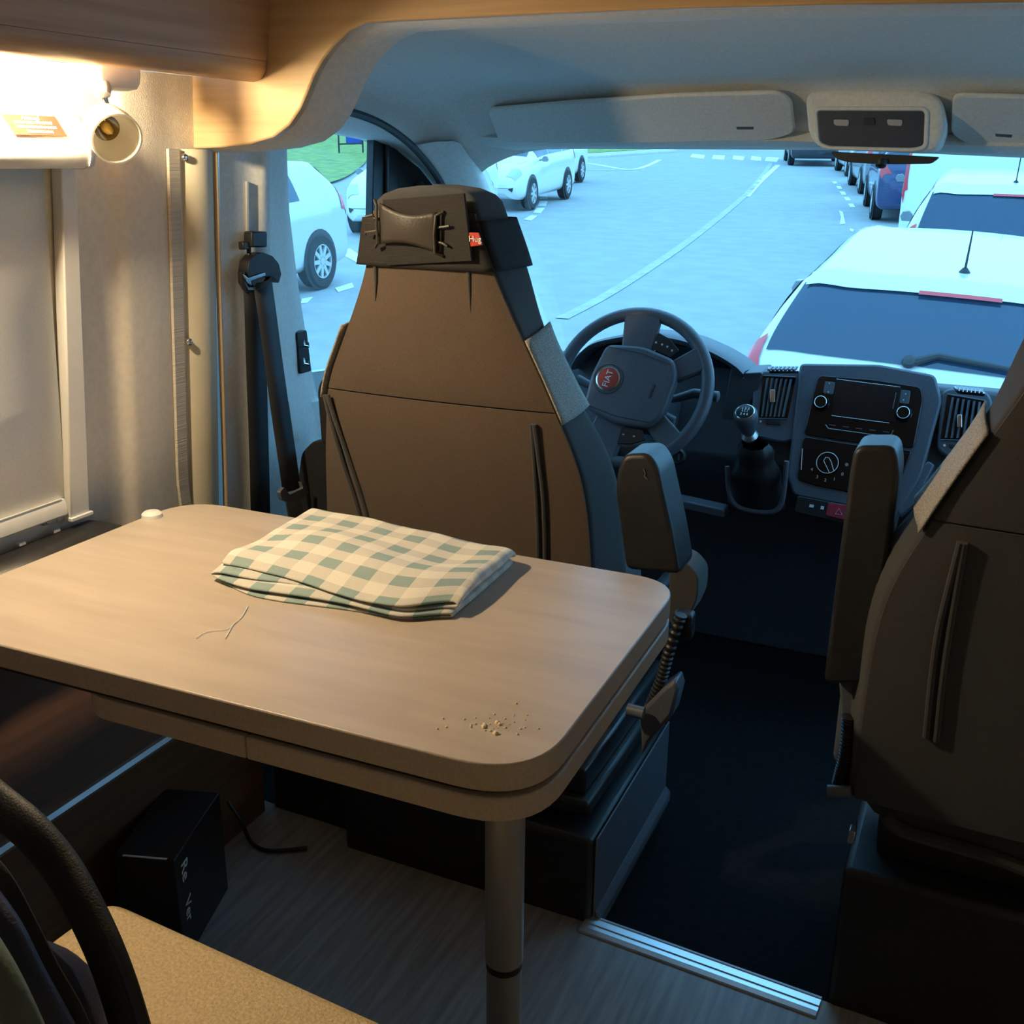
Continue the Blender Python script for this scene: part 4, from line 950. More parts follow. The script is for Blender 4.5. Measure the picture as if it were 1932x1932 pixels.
# cup holder ring at right, lower console
obj('cup_ring', B().tube([st_(1770, 915, .0)+V(.03*math.cos(a), -.02+.03*math.sin(a)*.4, .03*math.sin(a)) for a in [2*math.pi*k/24 for k in range(24)]], .004, 8, closed=True), 'dashl', dsh)
obj('console_wing', B().prism([st_(x, y, .028) for x, y in ((1712, 905), (1752, 872), (1764, 880), (1728, 950), (1700, 975), (1660, 966))], SN*.06), 'dashl', dsh, bevel=.004)
obj('knee_rail', B().prism([onY(x, y, 2.45) for x, y in ((1258, 938), (1366, 962), (1366, 978), (1262, 955))], (0, .05, 0)), 'dashl', dsh, bevel=.004)
obj('ignition_lock', B().lathe([(.022, 0), (.022, .012), (.017, .016), (.014, .012), (.0001, .012)], onY(1280, 862, 2.50), (0, -1, .3), 20), 'slat', dsh)
obj('ignition_slot', B().box(onY(1281, 862, 2.48), (.004, .006, .014)), 'steel', dsh)
# instrument hood
def hood(px, py, Y): return onY(px, py, Y)
hx = [(1078, 690), (1092, 668), (1115, 650), (1150, 640), (1200, 633), (1250, 636), (1290, 644), (1325, 657), (1360, 674), (1388, 692), (1402, 706)]
front = smooth_path([hood(x, y, 2.58) for x, y in hx], 4); back = smooth_path([hood(x, y, 2.58)+V(0, .16, -.006) for x, y in hx], 4)
inner = [q+V(0, .004, -.012) for q in front]; deep = [q+V(0, .08, -.020) for q in front]; low = [V(q.x, 2.85, .70) for q in back]
obj('instrument_hood', B().grid([deep, inner, front, [q+V(0, .02, .004) for q in front], back, low]), 'dash', dsh, smooth=70)
cl_ = obj('instrument_cluster', B().prism([hood(x, y, 2.66) for x, y in ((1085, 700), (1120, 660), (1200, 645), (1300, 655), (1370, 690), (1375, 800), (1085, 800))], (0, .02, 0)), 'blackg', dsh)
for x, y, r in ((1160, 715, .050), (1320, 745, .052)):
    c = hood(x, y, 2.655); obj('dial_ring', B().tube([c+V(r*math.cos(a), 0, r*math.sin(a)) for a in [2*math.pi*k/32 for k in range(32)]], .0015, 6, closed=True), 'steel', cl_)
obj('end_shoulder', B().prism(round_poly([hood(x, y, 2.60) for x, y in ((1380, 690), (1402, 704), (1440, 702), (1425, 745), (1395, 800), (1360, 800))], .01, 4), (0, .12, 0)), 'dash', dsh, bevel=.01, seg=3)
obj('left_shoulder', B().prism(round_poly([hood(x, y, 2.62) for x, y in ((1030, 690), (1070, 690), (1085, 740), (1085, 790), (1030, 790))], .01, 4), (0, .12, 0)), 'dashl', dsh, bevel=.01, seg=3)

# ================================================================== STEERING WHEEL
WC = onY(1195, 736, 2.37); TLT = R(27)
wN = V(0, -math.cos(TLT), math.sin(TLT)); wX = V(1, 0, 0); wY = wN.cross(wX)
ANG = R(80)                                 # wheel turned to the left
def wp(x, y, d=0.): 
    c, s = math.cos(ANG), math.sin(ANG); return WC + wX*(x*c-y*s) + wY*(x*s+y*c) + wN*d
swt = thing('steering_wheel', 'dark four-spoke steering wheel turned to the left, red round emblem', 'steering wheel', WC)
RW = .183
obj('rim', B().tube([wp(RW*math.cos(a), RW*math.sin(a), .022) for a in [2*math.pi*k/64 for k in range(64)]], .0155, 14, closed=True), 'dashl', swt, smooth=80)
hub = round_poly([wp(x, y, .012) for x, y in ((-.080, .088), (0, .098), (.080, .088), (.098, .0), (.086, -.085), (.050, -.105), (-.050, -.105), (-.086, -.085), (-.098, .0))], .018, 4)
obj('hub', B().prism(hub, wN*.035), 'dashl', swt, bevel=.008, seg=3, smooth=60)
obj('hub_back', B().lathe([(.06, -.03), (.07, .0), (.07, .014)], WC, wN, 28), 'dash', swt)
def spoke(p, w0, w1):
    (x0, y0), (x1, y1) = p; d = V(x1-x0, y1-y0, 0).normalized(); n = (-d.y, d.x)
    q = [wp(x0+n[0]*w0, y0+n[1]*w0, .010), wp(x0-n[0]*w0, y0-n[1]*w0, .010), wp(x1-n[0]*w1, y1-n[1]*w1, .016), wp(x1+n[0]*w1*1.4, y1+n[1]*w1*1.4, .016)]
    return obj('spoke', B().prism(q, wN*.020), 'dashl', swt, bevel=.005, smooth=60)
spoke(((.085, .015), (.178, .025)), .040, .038); spoke(((-.085, .015), (-.178, .025)), .040, .038)
spoke(((.060, -.085), (.108, -.148)), .026, .026); spoke(((-.060, -.085), (-.108, -.148)), .026, .026)
obj('hub_seam', B().tube([wp(.074, .082, .0475), wp(.080, 0, .0475), wp(.072, -.082, .0475)], .0008, 5), 'slat', swt)
obj('hub_seam', B().tube([wp(-.074, .082, .0475), wp(-.080, 0, .0475), wp(-.072, -.082, .0475)], .0008, 5), 'slat', swt)
def pad(pts, d): return obj('button_pad', B().prism(round_poly([wp(x, y, d) for x, y in pts], .004, 3), wN*.006), 'slat', swt, bevel=.0015)
bp1 = pad(((.100, -.018), (.140, -.022), (.132, -.055), (.112, -.085), (.092, -.070)), .034)
for x, y in ((.115, -.026), (.114, -.042), (.112, -.056), (.106, -.070)):
    obj('button_mark', B().box(wp(x, y, .0405), (.004, .001, .005)), 'whitepr', bp1)
bp2 = pad(((-.100, -.018), (-.140, -.022), (-.132, -.055), (-.112, -.085), (-.092, -.070)), .034)
for x, y in ((-.115, -.030), (-.112, -.056)): obj('button_mark', B().box(wp(x, y, .0405), (.005, .001, .003)), 'whitepr', bp2)
ec = (0, .052)
em = obj('emblem', B().lathe([(.0300, 0), (.0295, .002), (.0265, .003), (.0255, .0015), (.0001, .0015)], wp(*ec, .047), wN, 40), 'chrome', swt); em['label'] = 'round red emblem with chrome ring'
obj('emblem_field', B().lathe([(.0250, .0016), (.0250, .0024), (.0001, .0028)], wp(*ec, .047), wN, 40), 'red', em)
text('lettering', 'FIAT', .0215, wp(ec[0], ec[1], .0500), wp(1, 0)-wp(0, 0), wp(0, 1)-wp(0, 0), 'whitepr', em, ext=.0006)
obj('emblem_surround', B().tube([wp(ec[0]+.036*math.cos(a), ec[1]+.036*math.sin(a), .0465) for a in [2*math.pi*k/32 for k in range(32)]], .0022, 6, closed=True), 'dash', swt)
text('lettering', 'AIRBAG', .010, wp(.0, -.062, .0474), wp(1, 0)-wp(0, 0), wp(0, 1)-wp(0, 0), 'slat', swt)
stc = thing('steering_column', 'black steering column shroud with stalks behind the wheel', 'steering column', WC+V(0, .1, -.05))
obj('shroud', B().prism([WC-wN*.03+wX*a+wY*b for a, b in rrect(.12, .11, .03)], -wN*.20), 'dash', stc, bevel=.006)
S0 = WC - wN*.06
obj('stalk', B().tube([S0+wX*.05, onY(1275, 752, 2.44), onY(1310, 742, 2.44), onY(1352, 748, 2.44)], [.010, .010, .012, .013], 12), 'dash', stc)
obj('stalk_tip', B().lathe([(.013, 0), (.0135, .006), (.009, .009), (.0001, .009)], onY(1350, 748, 2.44), onY(1356, 749, 2.44)-onY(1350, 748, 2.44), 16), 'dashl', stc)
obj('stalk', B().tube([S0-wX*.05, onY(1120, 730, 2.44), onY(1090, 715, 2.45)], [.010, .010, .012], 12), 'dash', stc)
obj('stalk', B().tube([S0+wX*.05-V(0, 0, .03), onY(1268, 790, 2.44), onY(1262, 820, 2.44)], [.009, .011, .012], 12), 'dashl', stc)

# ================================================================== GEAR LEVER
gl = thing('gear_lever', 'gear lever with round numbered knob and black leather boot', 'gear lever', onY(1420, 950, 2.42))
kc_ = onY(1408, 790, 2.38); kax = (V(0, 0, 1)*.72 + V(.0, -1, 0)*.55 + V(-.05, 0, 0)).normalized()
kk = obj('knob', B().lathe([(.012, -.052), (.015, -.045), (.019, -.030), (.0255, -.008), (.028, .006), (.0275, .016), (.024, .023), (.021, .0245), (.0001, .0245)], kc_, kax, 32), 'dashl', gl)
obj('knob_ring', B().lathe([(.0195, .0240), (.0205, .0256), (.0222, .0242)], kc_, kax, 32, cap=False), 'chrome', kk)
obj('knob_cap', B().lathe([(.0193, .0246), (.0193, .0252), (.0001, .0256)], kc_, kax, 32), 'blackg', kk)
gx = V(1, 0, 0); gx = (gx-kax*gx.dot(kax)).normalized(); gy = kax.cross(gx)
text('lettering', '1 3 5', .0092, kc_+kax*.0258+gy*.008, gx, gy, 'whitepr', kk)
text('lettering', '2 4 6', .0092, kc_+kax*.0258-gy*.008, gx, gy, 'whitepr', kk)
for dx in (-.006, .0, .006): obj('gate_line', B().box(kc_+kax*.0260+gx*dx, (.0008, .003, .007)), 'whitepr', kk)
obj('gate_line', B().box(kc_+kax*.0260, (.013, .0006, .0006)), 'whitepr', kk)
b0 = kc_ - kax*.050
obj('collar', B().lathe([(.010, .004), (.014, 0), (.020, -.010), (.016, -.020)], b0, kax, 20), 'steel', gl)
bc = [onY(1423, 838, 2.41), onY(1424, 870, 2.43), onY(1426, 905, 2.46), onY(1428, 945, 2.50)]
rows = []
for i in range(15):
    t = i/14; c = bc[0]*(1-t)**3 + bc[1]*3*t*(1-t)**2 + bc[2]*3*t*t*(1-t) + bc[3]*t**3; r = lerp(.030, .068, t**.7)*(1+.12*math.sin(t*16)*(1-t))
    rows.append([c + V(r*(1+.10*math.sin(5*a+t*3))*math.cos(a), r*.6*math.sin(a)*(1+.08*math.cos(4*a)), r*.35*math.sin(a)) for a in [2*math.pi*k/30 for k in range(30)]])
obj('boot', B().grid(rows, cv=True), 'black', gl, smooth=70)
obj('boot_frame', B().tube(smooth_path([onY(x, y, 2.44) for x, y in ((1372, 880), (1376, 930), (1392, 956), (1430, 966), (1462, 964), (1477, 940), (1484, 870))]), .006, 8), 'dashl', gl)

# ================================================================== VISORS, CONSOLE, MIRROR, HANDLE
VP, VN = V(0, 2.19, 1.39), V(0, (1.39-1.305), (2.325-2.19)).normalized()
def vz(px, py, d=0.): return onP(px, py, VP, VN) - VN*d
def visor(nm, lab, pts, slot):
    v = thing(nm, lab, 'sun visor', vz(*pts[0]))
    obj('visor_panel', B().prism(round_poly([vz(x, y, .006) for x, y in pts], .02, 5), VN*-.010), 'headliner', v, bevel=.004, seg=3, smooth=50)
    obj('pull_slot', B().prism([vz(x, y, .0165) for x, y in slot], VN*.002), 'dashl', v)
    return v
visor('sun_visor', 'folded grey sun visor above the driver side of the windscreen', ((922, 196), (1080, 182), (1280, 168), (1470, 162), (1496, 178), (1503, 238), (1460, 252), (1250, 258), (1060, 260), (945, 258)), ((1392, 226), (1425, 226), (1424, 231), (1393, 231)))
visor('sun_visor', 'folded grey sun visor right of the overhead console', ((1800, 166), (1932, 170), (2060, 176), (2080, 262), (1932, 268), (1830, 262), (1796, 240)), ((1880, 238), (1912, 240), (1911, 245), (1881, 243)))
CY = 2.215
oc = thing('overhead_console', 'overhead console with dark lens between the two sun visors', 'console', onY(1645, 250, CY))
obj('console_housing', B().prism(round_poly([onY(x, y, CY) for x, y in ((1518, 176), (1560, 168), (1730, 168), (1776, 182), (1786, 240), (1770, 282), (1740, 289), (1580, 282), (1540, 276), (1524, 250))], .02, 5), (0, .16, 0)), 'headliner', oc, bevel=.012, seg=3, smooth=50)
obj('console_lip', B().tube(round_poly([onY(x, y, CY-.002) for x, y in ((1538, 205), (1749, 205), (1746, 278), (1722, 283), (1562, 279), (1543, 270))], .012, 5), .004, 6, closed=True), 'headliner', oc)
ln = obj('console_lens', B().prism(round_poly([onY(x, y, CY-.003) for x, y in ((1540, 208), (1747, 208), (1744, 276), (1720, 281), (1564, 277), (1545, 268))], .012, 5), (0, .01, 0)), 'console', oc, bevel=.003, seg=3)
for x in (1587, 1688):
    obj('reading_light', B().prism(round_poly([onY(x+a, 231+b, CY-.006) for a, b in ((-15, -6), (15, -5), (14, 7), (-13, 6))], .004, 3), (0, .004, 0)), 'grey_pl', ln, bevel=.001)
obj('console_switch', B().prism(round_poly([onY(1640+a, 228+b, CY-.006) for a, b in ((-10, -6), (10, -6), (10, 8), (-10, 8))], .003, 3), (0, .004, 0)), 'slat', ln, bevel=.001)
rm = thing('rear_view_mirror', 'black rear-view mirror peeking out below the overhead console', 'mirror', onY(1665, 296, 2.30))
obj('mirror_shell', B().prism(round_poly([onY(x, y, 2.30) for x, y in ((1566, 286), (1772, 296), (1765, 303), (1755, 309), (1690, 310), (1640, 309), (1600, 306), (1578, 300))], .008, 4), (0, .03, 0)), 'black', rm, bevel=.004)
obj('mirror_knob', B().lathe([(.0001, .014), (.010, .010), (.013, 0)], onY(1663, 305, 2.30), (0, -.5, -1), 16), 'black', rm)
gh = thing('grab_handle', 'folded grey grab handle on the headliner over the driver door', 'handle', onX(735, 108, -1.13))
hy = [onX(x, y, -1.13) for x, y in ((668, 102), (690, 100), (720, 112), (754, 122))]
obj('handle_bar', B().tube(smooth_path(hy), .008, 10), 'cabtrim', gh)
obj('handle_end', B().prism(round_poly([onX(x, y, -1.128) for x, y in ((722, 90), (742, 88), (757, 110), (752, 126), (728, 118))], .006, 3), (-.03, 0, 0)), 'dashl', gh, bevel=.004)

# ================================================================== OUTSIDE
GA = R(20)
def G(x, y):
    s = -x*math.sin(GA) + y*math.cos(GA); d = s-4.0
    return -.72 + .055*.5*(d+math.sqrt(d*d+4.0)) - .055*.24
def gpx(px, py, lift=0.):
    d = ray(px, py); t = 3.0; p = CAM+d*t
    while t < 160:
        p = CAM+d*t
        if p.z < G(p.x, p.y): break
        t *= 1.03
    a, b = t/1.03, t
    for _ in range(30):
        m = (a+b)/2; p = CAM+d*m
        if p.z < G(p.x, p.y): b = m
        else: a = m
    p = CAM+d*a; return V(p.x, p.y, G(p.x, p.y)+lift)
def gl_(p, lift): return V(p.x, p.y, G(p.x, p.y)+lift)
gs = [-110+220*i/88 for i in range(89)]
rows = [[V(x, y, G(x, y)) for x in gs] for y in [-30+170*i/68 for i in range(69)]]
road = struct('road', B().grid(rows, flip=False), 'asphalt', label='asphalt road outside the windscreen')
# lawn and pavement on the far left
edge = [gpx(x, y) for x, y in ((330, 470), (470, 395), (560, 366), (640, 343), (672, 325), (690, 308), (703, 285), (716, 262))]
fwd = V(-math.sin(R(30)), math.cos(R(30)), 0); left = V(-math.sin(R(110)), math.cos(R(110)), 0)
edge = [edge[0]-fwd*12] + edge + [edge[-1]+fwd*10+left*1, edge[-1]+fwd*30+left*6]
rows = [[gl_(p+left*d, .06) for p in smooth_path(edge, 4)] for d in (0, .5, 1.5, 3, 5, 8, 12, 18, 26, 38)]
struct('lawn', B().grid(rows), 'grass', label='green lawn beyond the parked cars on the left')
e2 = smooth_path([gpx(x, y) for x, y in ((1000, 292), (1060, 293), (1120, 292), (1180, 288), (1260, 283))], 4)
vd = fwd
struct('lawn', B().grid([[gl_(p+vd*d, .08) for p in e2] for d in (0, 1.5, 4, 9, 18, 30)]), 'grass', label='strip of green lawn across the junction')
struct('kerb_strip', B().grid([[gl_(p-vd*d, h) for p in e2] for d, h in ((0, .07), (1.8, .06), (1.85, .004))]), 'kerb', label='pale pavement edge across the junction')
def mark(pxs, wid, mat, name='lane_line'):
    pts = smooth_path([gpx(x, y) for x, y in pxs], 5); rows = []
    for i, p in enumerate(pts):
        t = (pts[min(i+1, len(pts)-1)]-pts[max(i-1, 0)]); n = V(-t.y, t.x, 0).normalized()*wid/2
        rows.append([gl_(p-n, .004), gl_(p-n, .010), gl_(p+n, .010), gl_(p+n, .004)])
    return obj(name, B().grid(rows), mat, road, smooth=60)
mark(((1060, 602), (1140, 560), (1220, 510), (1300, 455), (1370, 400), (1410, 365), (1440, 330), (1455, 308)), .14, 'paintworn')
mark(((1408, 372), (1432, 345), (1468, 312)), .16, 'paint')
mark(((1060, 303), (1120, 310), (1195, 320), (1245, 302)), .18, 'paint'); mark(((1070, 316), (1130, 322), (1195, 321)), .18, 'paintworn')
def dash(q): 
    p = [gpx(x, y, .012) for x, y in q]; return obj('road_dash', B().prism(p, (0, 0, -.008)), 'paint', road, smooth=0)
for q in (((1018, 369), (1032, 369), (1034, 376), (1018, 376)), ((1018, 380), (1033, 380), (1030, 389), (1015, 389)), ((1013, 393), (1028, 393), (1020, 403), (1006, 402)), ((1002, 407), (1014, 408), (1002, 417), (988, 415)),
          ((1306, 291), (1330, 293), (1328, 300), (1302, 297)), ((1346, 293), (1368, 294), (1366, 302), (1343, 300)), ((1384, 294), (1405, 296), (1402, 303), (1382, 301)), ((1418, 295), (1436, 297), (1436, 304), (1416, 302)), ((1446, 297), (1470, 298), (1466, 306), (1443, 304)),
          ((1578, 352), (1586, 352), (1589, 357), (1581, 357)), ((1584, 362), (1593, 362), (1597, 368), (1588, 368)), ((1592, 373), (1601, 373), (1605, 379), (1596, 379)), ((1600, 385), (1609, 385), (1614, 392), (1604, 392)), ((1570, 343), (1577, 343), (1580, 347), (1573, 347)), ((1621, 434), (1638, 436), (1640, 444), (1624, 442)),
          ((660, 470), (690, 490), (680, 500), (640, 478)), ((632, 545), (664, 535), (668, 543), (638, 552)), ((570, 565), (590, 562), (580, 572), (568, 573))):
    dash(q)
for q in (((1583, 398), (1590, 401), (1593, 414), (1595, 423), (1584, 424), (1587, 411)), ((1603, 432), (1611, 434), (1610, 438), (1604, 437))):
    dash(q).name = 'white_spot'  # small irregular white spots on the asphalt
# ------------------------------------------------------------------ cars
def cr(p0, p1, p2, p3, t): return [.5*((2*b)+(c-a)*t+(2*a-5*b+4*c-d)*t*t+(3*b-a-3*c+d)*t**3) for a, b, c, d in zip(p0, p1, p2, p3)]
HATCH = [(-2.05, .36, .66, .62, .64, .64, .46, .65), (-2.02, .28, .80, .80, .78, .82, .62, .83), (-1.95, .24, .86, .96, .84, 1.05, .76, 1.06), (-1.66, .22, .87, .99, .85, 1.35, .66, 1.39), (-1.50, .22, .87, .98, .84, 1.395, .63, 1.435),
         (-.95, .22, .87, .97, .84, 1.42, .61, 1.46), (-.1, .22, .87, .96, .84, 1.42, .61, 1.47), (.35, .22, .87, .95, .83, 1.34, .60, 1.40), (1.08, .22, .87, .93, .82, .97, .68, 1.0), (1.65, .22, .85, .83, .78, .85, .58, .88), (1.95, .26, .74, .66, .68, .68, .46, .70), (2.04, .36, .60, .52, .55, .54, .35, .56)]
ESTATE = [(-2.2, .36, .68, .62, .66, .64, .48, .65), (-2.17, .28, .82, .82, .80, .84, .66, .85), (-2.12, .24, .86, .98, .84, 1.04, .74, 1.05), (-1.86, .22, .87, 1.0, .85, 1.40, .66, 1.44), (-1.72, .22, .87, 1.0, .85, 1.46, .63, 1.50),
          (-1.1, .22, .87, .99, .84, 1.48, .63, 1.53), (-.1, .22, .87, .97, .84, 1.47, .62, 1.52), (.35, .22, .87, .96, .83, 1.38, .61, 1.43), (1.15, .22, .87, .95, .82, .99, .68, 1.02), (1.75, .22, .85, .86, .78, .88, .58, .90), (2.08, .26, .74, .68, .68, .70, .46, .72), (2.18, .36, .60, .54, .55, .56, .35, .58)]
VAN = [(-2.25, .36, .80, .66, .80, .68, .74, .69), (-2.24, .28, .88, .95, .88, 1.05, .84, 1.06), (-2.22, .25, .90, 1.10, .89, 1.55, .82, 1.57), (-2.15, .24, .90, 1.12, .89, 1.78, .76, 1.82), (-2.0, .24, .90, 1.12, .89, 1.80, .75, 1.86),
       (-1.0, .24, .90, 1.12, .89, 1.80, .75, 1.88), (.1, .24, .90, 1.10, .88, 1.78, .73, 1.86), (.55, .24, .90, 1.08, .87, 1.66, .70, 1.72), (1.25, .24, .88, 1.03, .84, 1.08, .68, 1.11), (1.75, .24, .86, .93, .80, .95, .58, .98), (2.08, .27, .78, .70, .72, .72, .48, .74), (2.18, .36, .64, .56, .6, .58, .4, .60)]
def section(st, u):
    n = len(st); i = min(int(u), n-2); t = u-i
    return cr(st[max(i-1, 0)], st[i], st[i+1], st[min(i+2, n-1)], t)
def spt(st, u, v):
    y, zb, w_, zbelt, wb, zsh, wsh, zt = section(st, u)
    c = [(w_*.88, zb), (w_*.985, zb+.10), (w_, lerp(zb, zbelt, .6)), (wb, zbelt), (wsh, zsh), (wsh*.62, lerp(zsh, zt, .75)), (0, zt)]
    m = len(c); i = min(int(v), m-2); t = v-i
    pN = c[i+2] if i+2 < m else (-c[m-2][0], c[m-2][1])
    x, z = cr(c[max(i-1, 0)], c[i], c[i+1], pN, t)
    return V(x, y, z)
def patch(st, u0, u1, v0, v1, nu, nv, off, side):
    rows = []
    for i in range(nu+1):
        u = lerp(u0, u1, i/nu); r = []
        for k in range(nv+1):
            v = lerp(v0, v1, k/nv); p = spt(st, u, v)
            e = .02; du = spt(st, min(u+e, len(st)-1.001), v)-spt(st, max(u-e, 0), v); dv = spt(st, u, min(v+e, 5.999))-spt(st, u, max(v-e, 0))
            n = du.cross(dv); n = n.normalized() if n.length > 1e-9 else V(1, 0, 0)
            if n.dot(p-V(0, p.y, .6)) < 0: n = -n
            p = p+n*off
            r.append(V(p.x*side, p.y, p.z))
        rows.append(r)
    return rows
def full_top(st, u0, u1, v0, nu, nv, off):
    a = patch(st, u0, u1, v0, 6, nu, nv, off, -1); b = patch(st, u0, u1, v0, 6, nu, nv, off, 1)
    return [ra + rb[::-1][1:] for ra, rb in zip(a, b)]
WHEEL = {}
def wheel_meshes(spokes):
    if spokes in WHEEL: return WHEEL[spokes]
    t = B().lathe([(.20, -.10), (.29, -.10), (.315, -.07), (.315, .07), (.29, .10), (.20, .10), (.195, .06)], (0, 0, 0), (1, 0, 0), 28)
    r = B().lathe([(.20, .092), (.205, .098), (.188, .098), (.185, .06)], (0, 0, 0), (1, 0, 0), 28, cap=False)
    for k in range(spokes):
        a = 2*math.pi*k/spokes; c, s = math.cos(a), math.sin(a)
        q = [V(.075, rr*c-ww*s, rr*s+ww*c) for rr, ww in ((.04, -.028), (.19, -.022), (.19, .022), (.04, .028))]
        r.prism(q, (.02, 0, 0))
    r.lathe([(.045, .07), (.045, .098), (.0001, .10)], (0, 0, 0), (1, 0, 0), 16)
    d = B().lathe([(.19, .055), (.0001, .056)], (0, 0, 0), (1, 0, 0), 20)
    WHEEL[spokes] = (t, r, d); return WHEEL[spokes]
def car(label, st, paint, pos, head, roll=0., face='rear', extras=(), spokes=7, scale=1.0, tail_v=(2.6, 3.95)):
    o = bpy.data.objects.new('car' if st is not VAN else 'delivery_van', None); COL.objects.link(o); o['_local'] = True
    tag(o, label, 'car' if st is not VAN else 'van', 'cars parked along the road' if 'parked' in label else None)
    f = V(-math.sin(R(head)), math.cos(R(head)), 0); z0 = G(pos.x, pos.y)
    zf, zr = G(pos.x+f.x*1.3, pos.y+f.y*1.3), G(pos.x-f.x*1.3, pos.y-f.y*1.3)
    o.location = V(pos.x, pos.y, (zf+zr)/2 + .004); o.rotation_mode = 'XYZ'
    o.rotation_euler = (math.atan2(zf-zr, 2.6), R(roll), R(head)); o.scale = (scale,)*3
    n = len(st)-1
    rows = []
    for i in range(67):
        u = n*i/66*.99999; h = [spt(st, u, 6*k/20*.99999) for k in range(21)]
        rows.append(h + [V(-q.x, q.y, q.z) for q in h[::-1][1:]])
    b = B().grid(rows); L = len(rows[0]); b.f.append(list(range(L))); b.f.append([66*L+i for i in range(L-1, -1, -1)])
    b.grid([[r[0] for r in rows], [r[-1] for r in rows]])
    body = obj('body', b, paint, o, smooth=60)
    # glass
    obj('rear_window', B().grid(full_top(st, 2.12, 2.96, 4.06, 8, 8, .006)), 'carglass', o, smooth=60) if st is not VAN else obj('rear_door_panel', B().grid(full_top(st, 1.95, 2.75, 4.2, 6, 6, .008)), paint, o, smooth=60)
    ws_ = obj('windscreen', B().grid(full_top(st, 7.12, 7.9, 4.1, 8, 8, .006)), 'carglass', o, smooth=60)
    for s in (-1, 1):
        if st is not VAN:
            for u0, u1 in ((3.2, 4.8), (4.9, 6.1), (6.2, 7.55)) if 'fastback' not in extras else ((4.9, 6.1), (6.2, 7.55)):
                obj('side_window', B().grid(patch(st, u0, u1, 3.14, 3.86, 8, 4, .005, s)), 'carglass', o, smooth=60)
        else: obj('side_window', B().grid(patch(st, 6.1, 7.6, 3.14, 3.86, 8, 4, .005, s)), 'carglass', o, smooth=60)
        obj('tail_light', B().grid(patch(st, 1.1 if st is not VAN else .9, 2.33 if st is not VAN else 2.05, tail_v[0], tail_v[1], 8, 5, .008, s)), 'tail', o, smooth=60)
        obj('head_light', B().grid(patch(st, 9.25, 10.05, 2.55, 3.7, 6, 5, .008, s)), 'headl', o, smooth=60)
        obj('wing_mirror', B().prism([(s*x, .66, z) for x, z in ((.91, .90), (1.01, .90), (1.03, .95), (1.01, 1.00), (.94, 1.01), (.90, .97))], (0, .07, 0)).tube([(s*.84, .73, .93), (s*.93, .70, .94)], .02, 8), paint if paint != 'carwhite' else 'cargrey', o, bevel=.02)
        for wy in ((-1.30, 1.28) if st is HATCH else (-1.36, 1.34)):
            t, r, d = wheel_meshes(spokes)
            def mv(bm):
                q = B(); q.v = [V(v.x*s + s*.775, v.y+wy, v.z+.315) for v in bm.v]; q.f = bm.f; return q
            obj('wheel_arch', B().lathe([(.36, 0), (.35, .004), (.0001, .004)], (s*.872, wy, .33), (s, 0, 0), 28), 'trimblk', o)
            wt = obj('tyre', mv(t), 'tyre', o); wt.location.x = s*.028
            wr_ = obj('wheel_rim', mv(r), 'rim', wt); obj('wheel_disc', mv(d), 'trimblk', wt)
    rz = spt(st, .9, 6)
    pl = B().box((0, st[1][0]-.03, .70 if st is not VAN else .62), (.50, .012, .11)); obj('number_plate', pl, 'plate', o)
    obj('front_plate', B().box((0, st[-1][0]+.012, .45), (.50, .012, .11)), 'plate', o)
    obj('grille', B().grid(full_top(st, 10.55, 10.95, 4.4, 4, 6, .01)), 'trimblk', o, smooth=60)
    for s in (-1, 1):
        obj('fog_light', B().grid(patch(st, 10.35, 10.85, .9, 1.9, 4, 4, .01, s)), 'trimblk', o, smooth=60)
    obj('rear_bumper_insert', B().grid([[q for q in r] for r in patch(st, .15, .95, .6, 1.4, 4, 4, .01, 1)]), 'trimblk', o, smooth=60)
    if 'antenna' in extras:
        p = spt(st, 3.95, 6); p = V(0, p.y+.06, p.z-.004)
        a = obj('antenna', B().lathe([(.030, 0), (.022, .015), (.010, .03), (.0001, .032)], p, (0, -.1, 1), 12).tube([p+V(0, 0, .02), p+V(0, -.07, .20)], [.006, .003], 8), 'trimblk', o)
    if 'tallantenna' in extras:
        p = spt(st, 3.95, 6); p = V(0, p.y+.06, p.z-.004); obj('antenna', B().lathe([(.03, 0), (.012, .025), (.0001, .03)], p, (0, 0, 1), 12).tube([p, p+V(0, -.16, .45)], .005, 8), 'trimblk', o)
    if 'spoiler' in extras:
        rows = full_top(st, 2.86, 3.12, 4.15, 4, 8, .018); obj('roof_spoiler', B().grid(rows), paint, o, smooth=60)
        q = [p for p in full_top(st, 2.83, 2.88, 5.62, 1, 4, .024)]; obj('brake_light', B().grid(q), 'tail', o)
    if 'wiper' in extras:
        a, b2, c2 = [spt(st, u, 5.99)+V(0, -.012, .012) for u in (2.13, 2.24, 2.28)]
        obj('rear_wiper', B().tube([V(-.14, a.y, a.z), V(-.04, b2.y-.01, b2.z), V(.42, a.y-.005, a.z+.012)], [.02, .014, .008], 8).lathe([(.0001, .03), (.025, .02), (.03, 0)], V(-.15, a.y, a.z), (0, -.7, .7), 12), 'trimblk', o)
    if 'rearlines' in extras: pass
    return o
def along(px, D):
    d = ray(px, 600); h = V(d.x, d.y, 0).normalized(); return CAM + h*D
def behind(px, D, head, L):
    """car whose rear centre lies on the sight line px at horizontal distance D"""
    f = V(-math.sin(R(head)), math.cos(R(head)), 0); return along(px, D) + f*L/2
car('white hatchback parked right in front of the windscreen, short roof antenna', HATCH, 'carwhite', behind(1772, 4.65, 2, 4.1), 2, roll=3.0, extras=('antenna', 'spoiler', 'wiper'))
car('white estate car parked just beyond the nearest white hatchback', ESTATE, 'carwhite', behind(1872, 10.0, 2, 4.4), 2, roll=1.5, extras=('tallantenna', 'spoiler'))
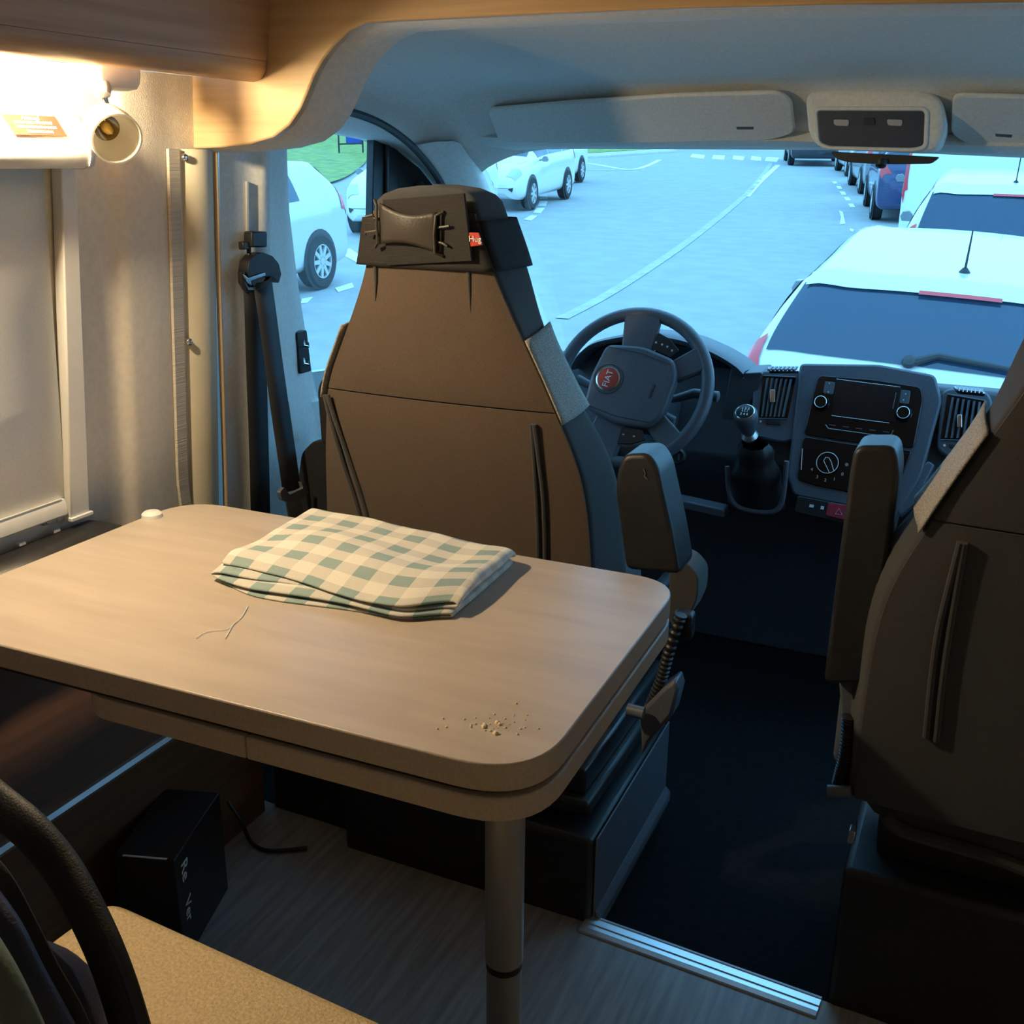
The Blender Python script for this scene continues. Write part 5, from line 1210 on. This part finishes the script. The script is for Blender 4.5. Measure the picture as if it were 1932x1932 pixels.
car('tall white delivery van parked beyond the white estate car', VAN, 'carwhite', behind(1815, 15.6, 5, 4.5), 5, scale=1.06)
car('dark blue car parked ahead of the white van', HATCH, 'carblue', behind(1722, 21.5, 10, 4.1), 10, scale=1.05)
car('grey car parked ahead of the dark blue car', ESTATE, 'cargrey', behind(1672, 27.3, 13, 4.4), 13)
car('small white car parked ahead of the grey car', HATCH, 'carwhite', behind(1630, 33.5, 15, 4.1), 15)
car('black car driving away along the road towards the junction', HATCH, 'carblack', behind(1515, 38.5, 14, 4.1), 14, scale=1.05)
car('dark car crossing at the far junction under the windscreen top', ESTATE, 'carblack', along(1335, 52), 100)
# opposite side, facing us
def wheel_at(px, py, lx, ly, head):
    p = gpx(px, py); f = V(-math.sin(R(head)), math.cos(R(head)), 0); r = V(f.y, -f.x, 0)
    return p - r*lx - f*ly
car('silver-white car parked outside the driver window, rear wheel and red tail light showing', HATCH, 'carsilver', wheel_at(600, 545, -.8, -1.3, 183), 183, spokes=9, extras=('fastback',))
car('white car parked nose towards us beside the dark window divider', HATCH, 'carwhite', wheel_at(650, 447, .8, 2.0, 192), 192)
car('white car parked across the road, front seen left of the headrest', HATCH, 'carwhite', wheel_at(985, 402, -.85, 1.9, 186), 186)
car('second white car parked behind the one left of the headrest', HATCH, 'carwhite', wheel_at(1030, 362, -.85, 1.9, 186), 186)
# frame with blue panel on the lawn
fb = gpx(640, 292, .06); fr_ = gpx(685, 291, .06)
sf = thing('sign_stand', 'dark metal stand with blue panel on the lawn', 'stand', fb)
dv = (fr_-fb); H_ = dv.length*.62
for p in (fb, fr_):
    obj('post', B().tube([p, p+V(0, 0, H_*1.3)], .035, 8), 'trimblk', sf)
obj('crossbar', B().tube([fb+V(0, 0, H_*.55), fr_+V(0, 0, H_*.55)], .03, 8), 'trimblk', sf)
obj('panel', B().prism([fb+dv*.3+V(0, 0, H_*.55), fr_+V(0, 0, H_*.55), fr_+V(0, 0, H_*1.25), fb+dv*.3+V(0, 0, H_*1.25)], (0, .04, 0)), 'binblue', sf)
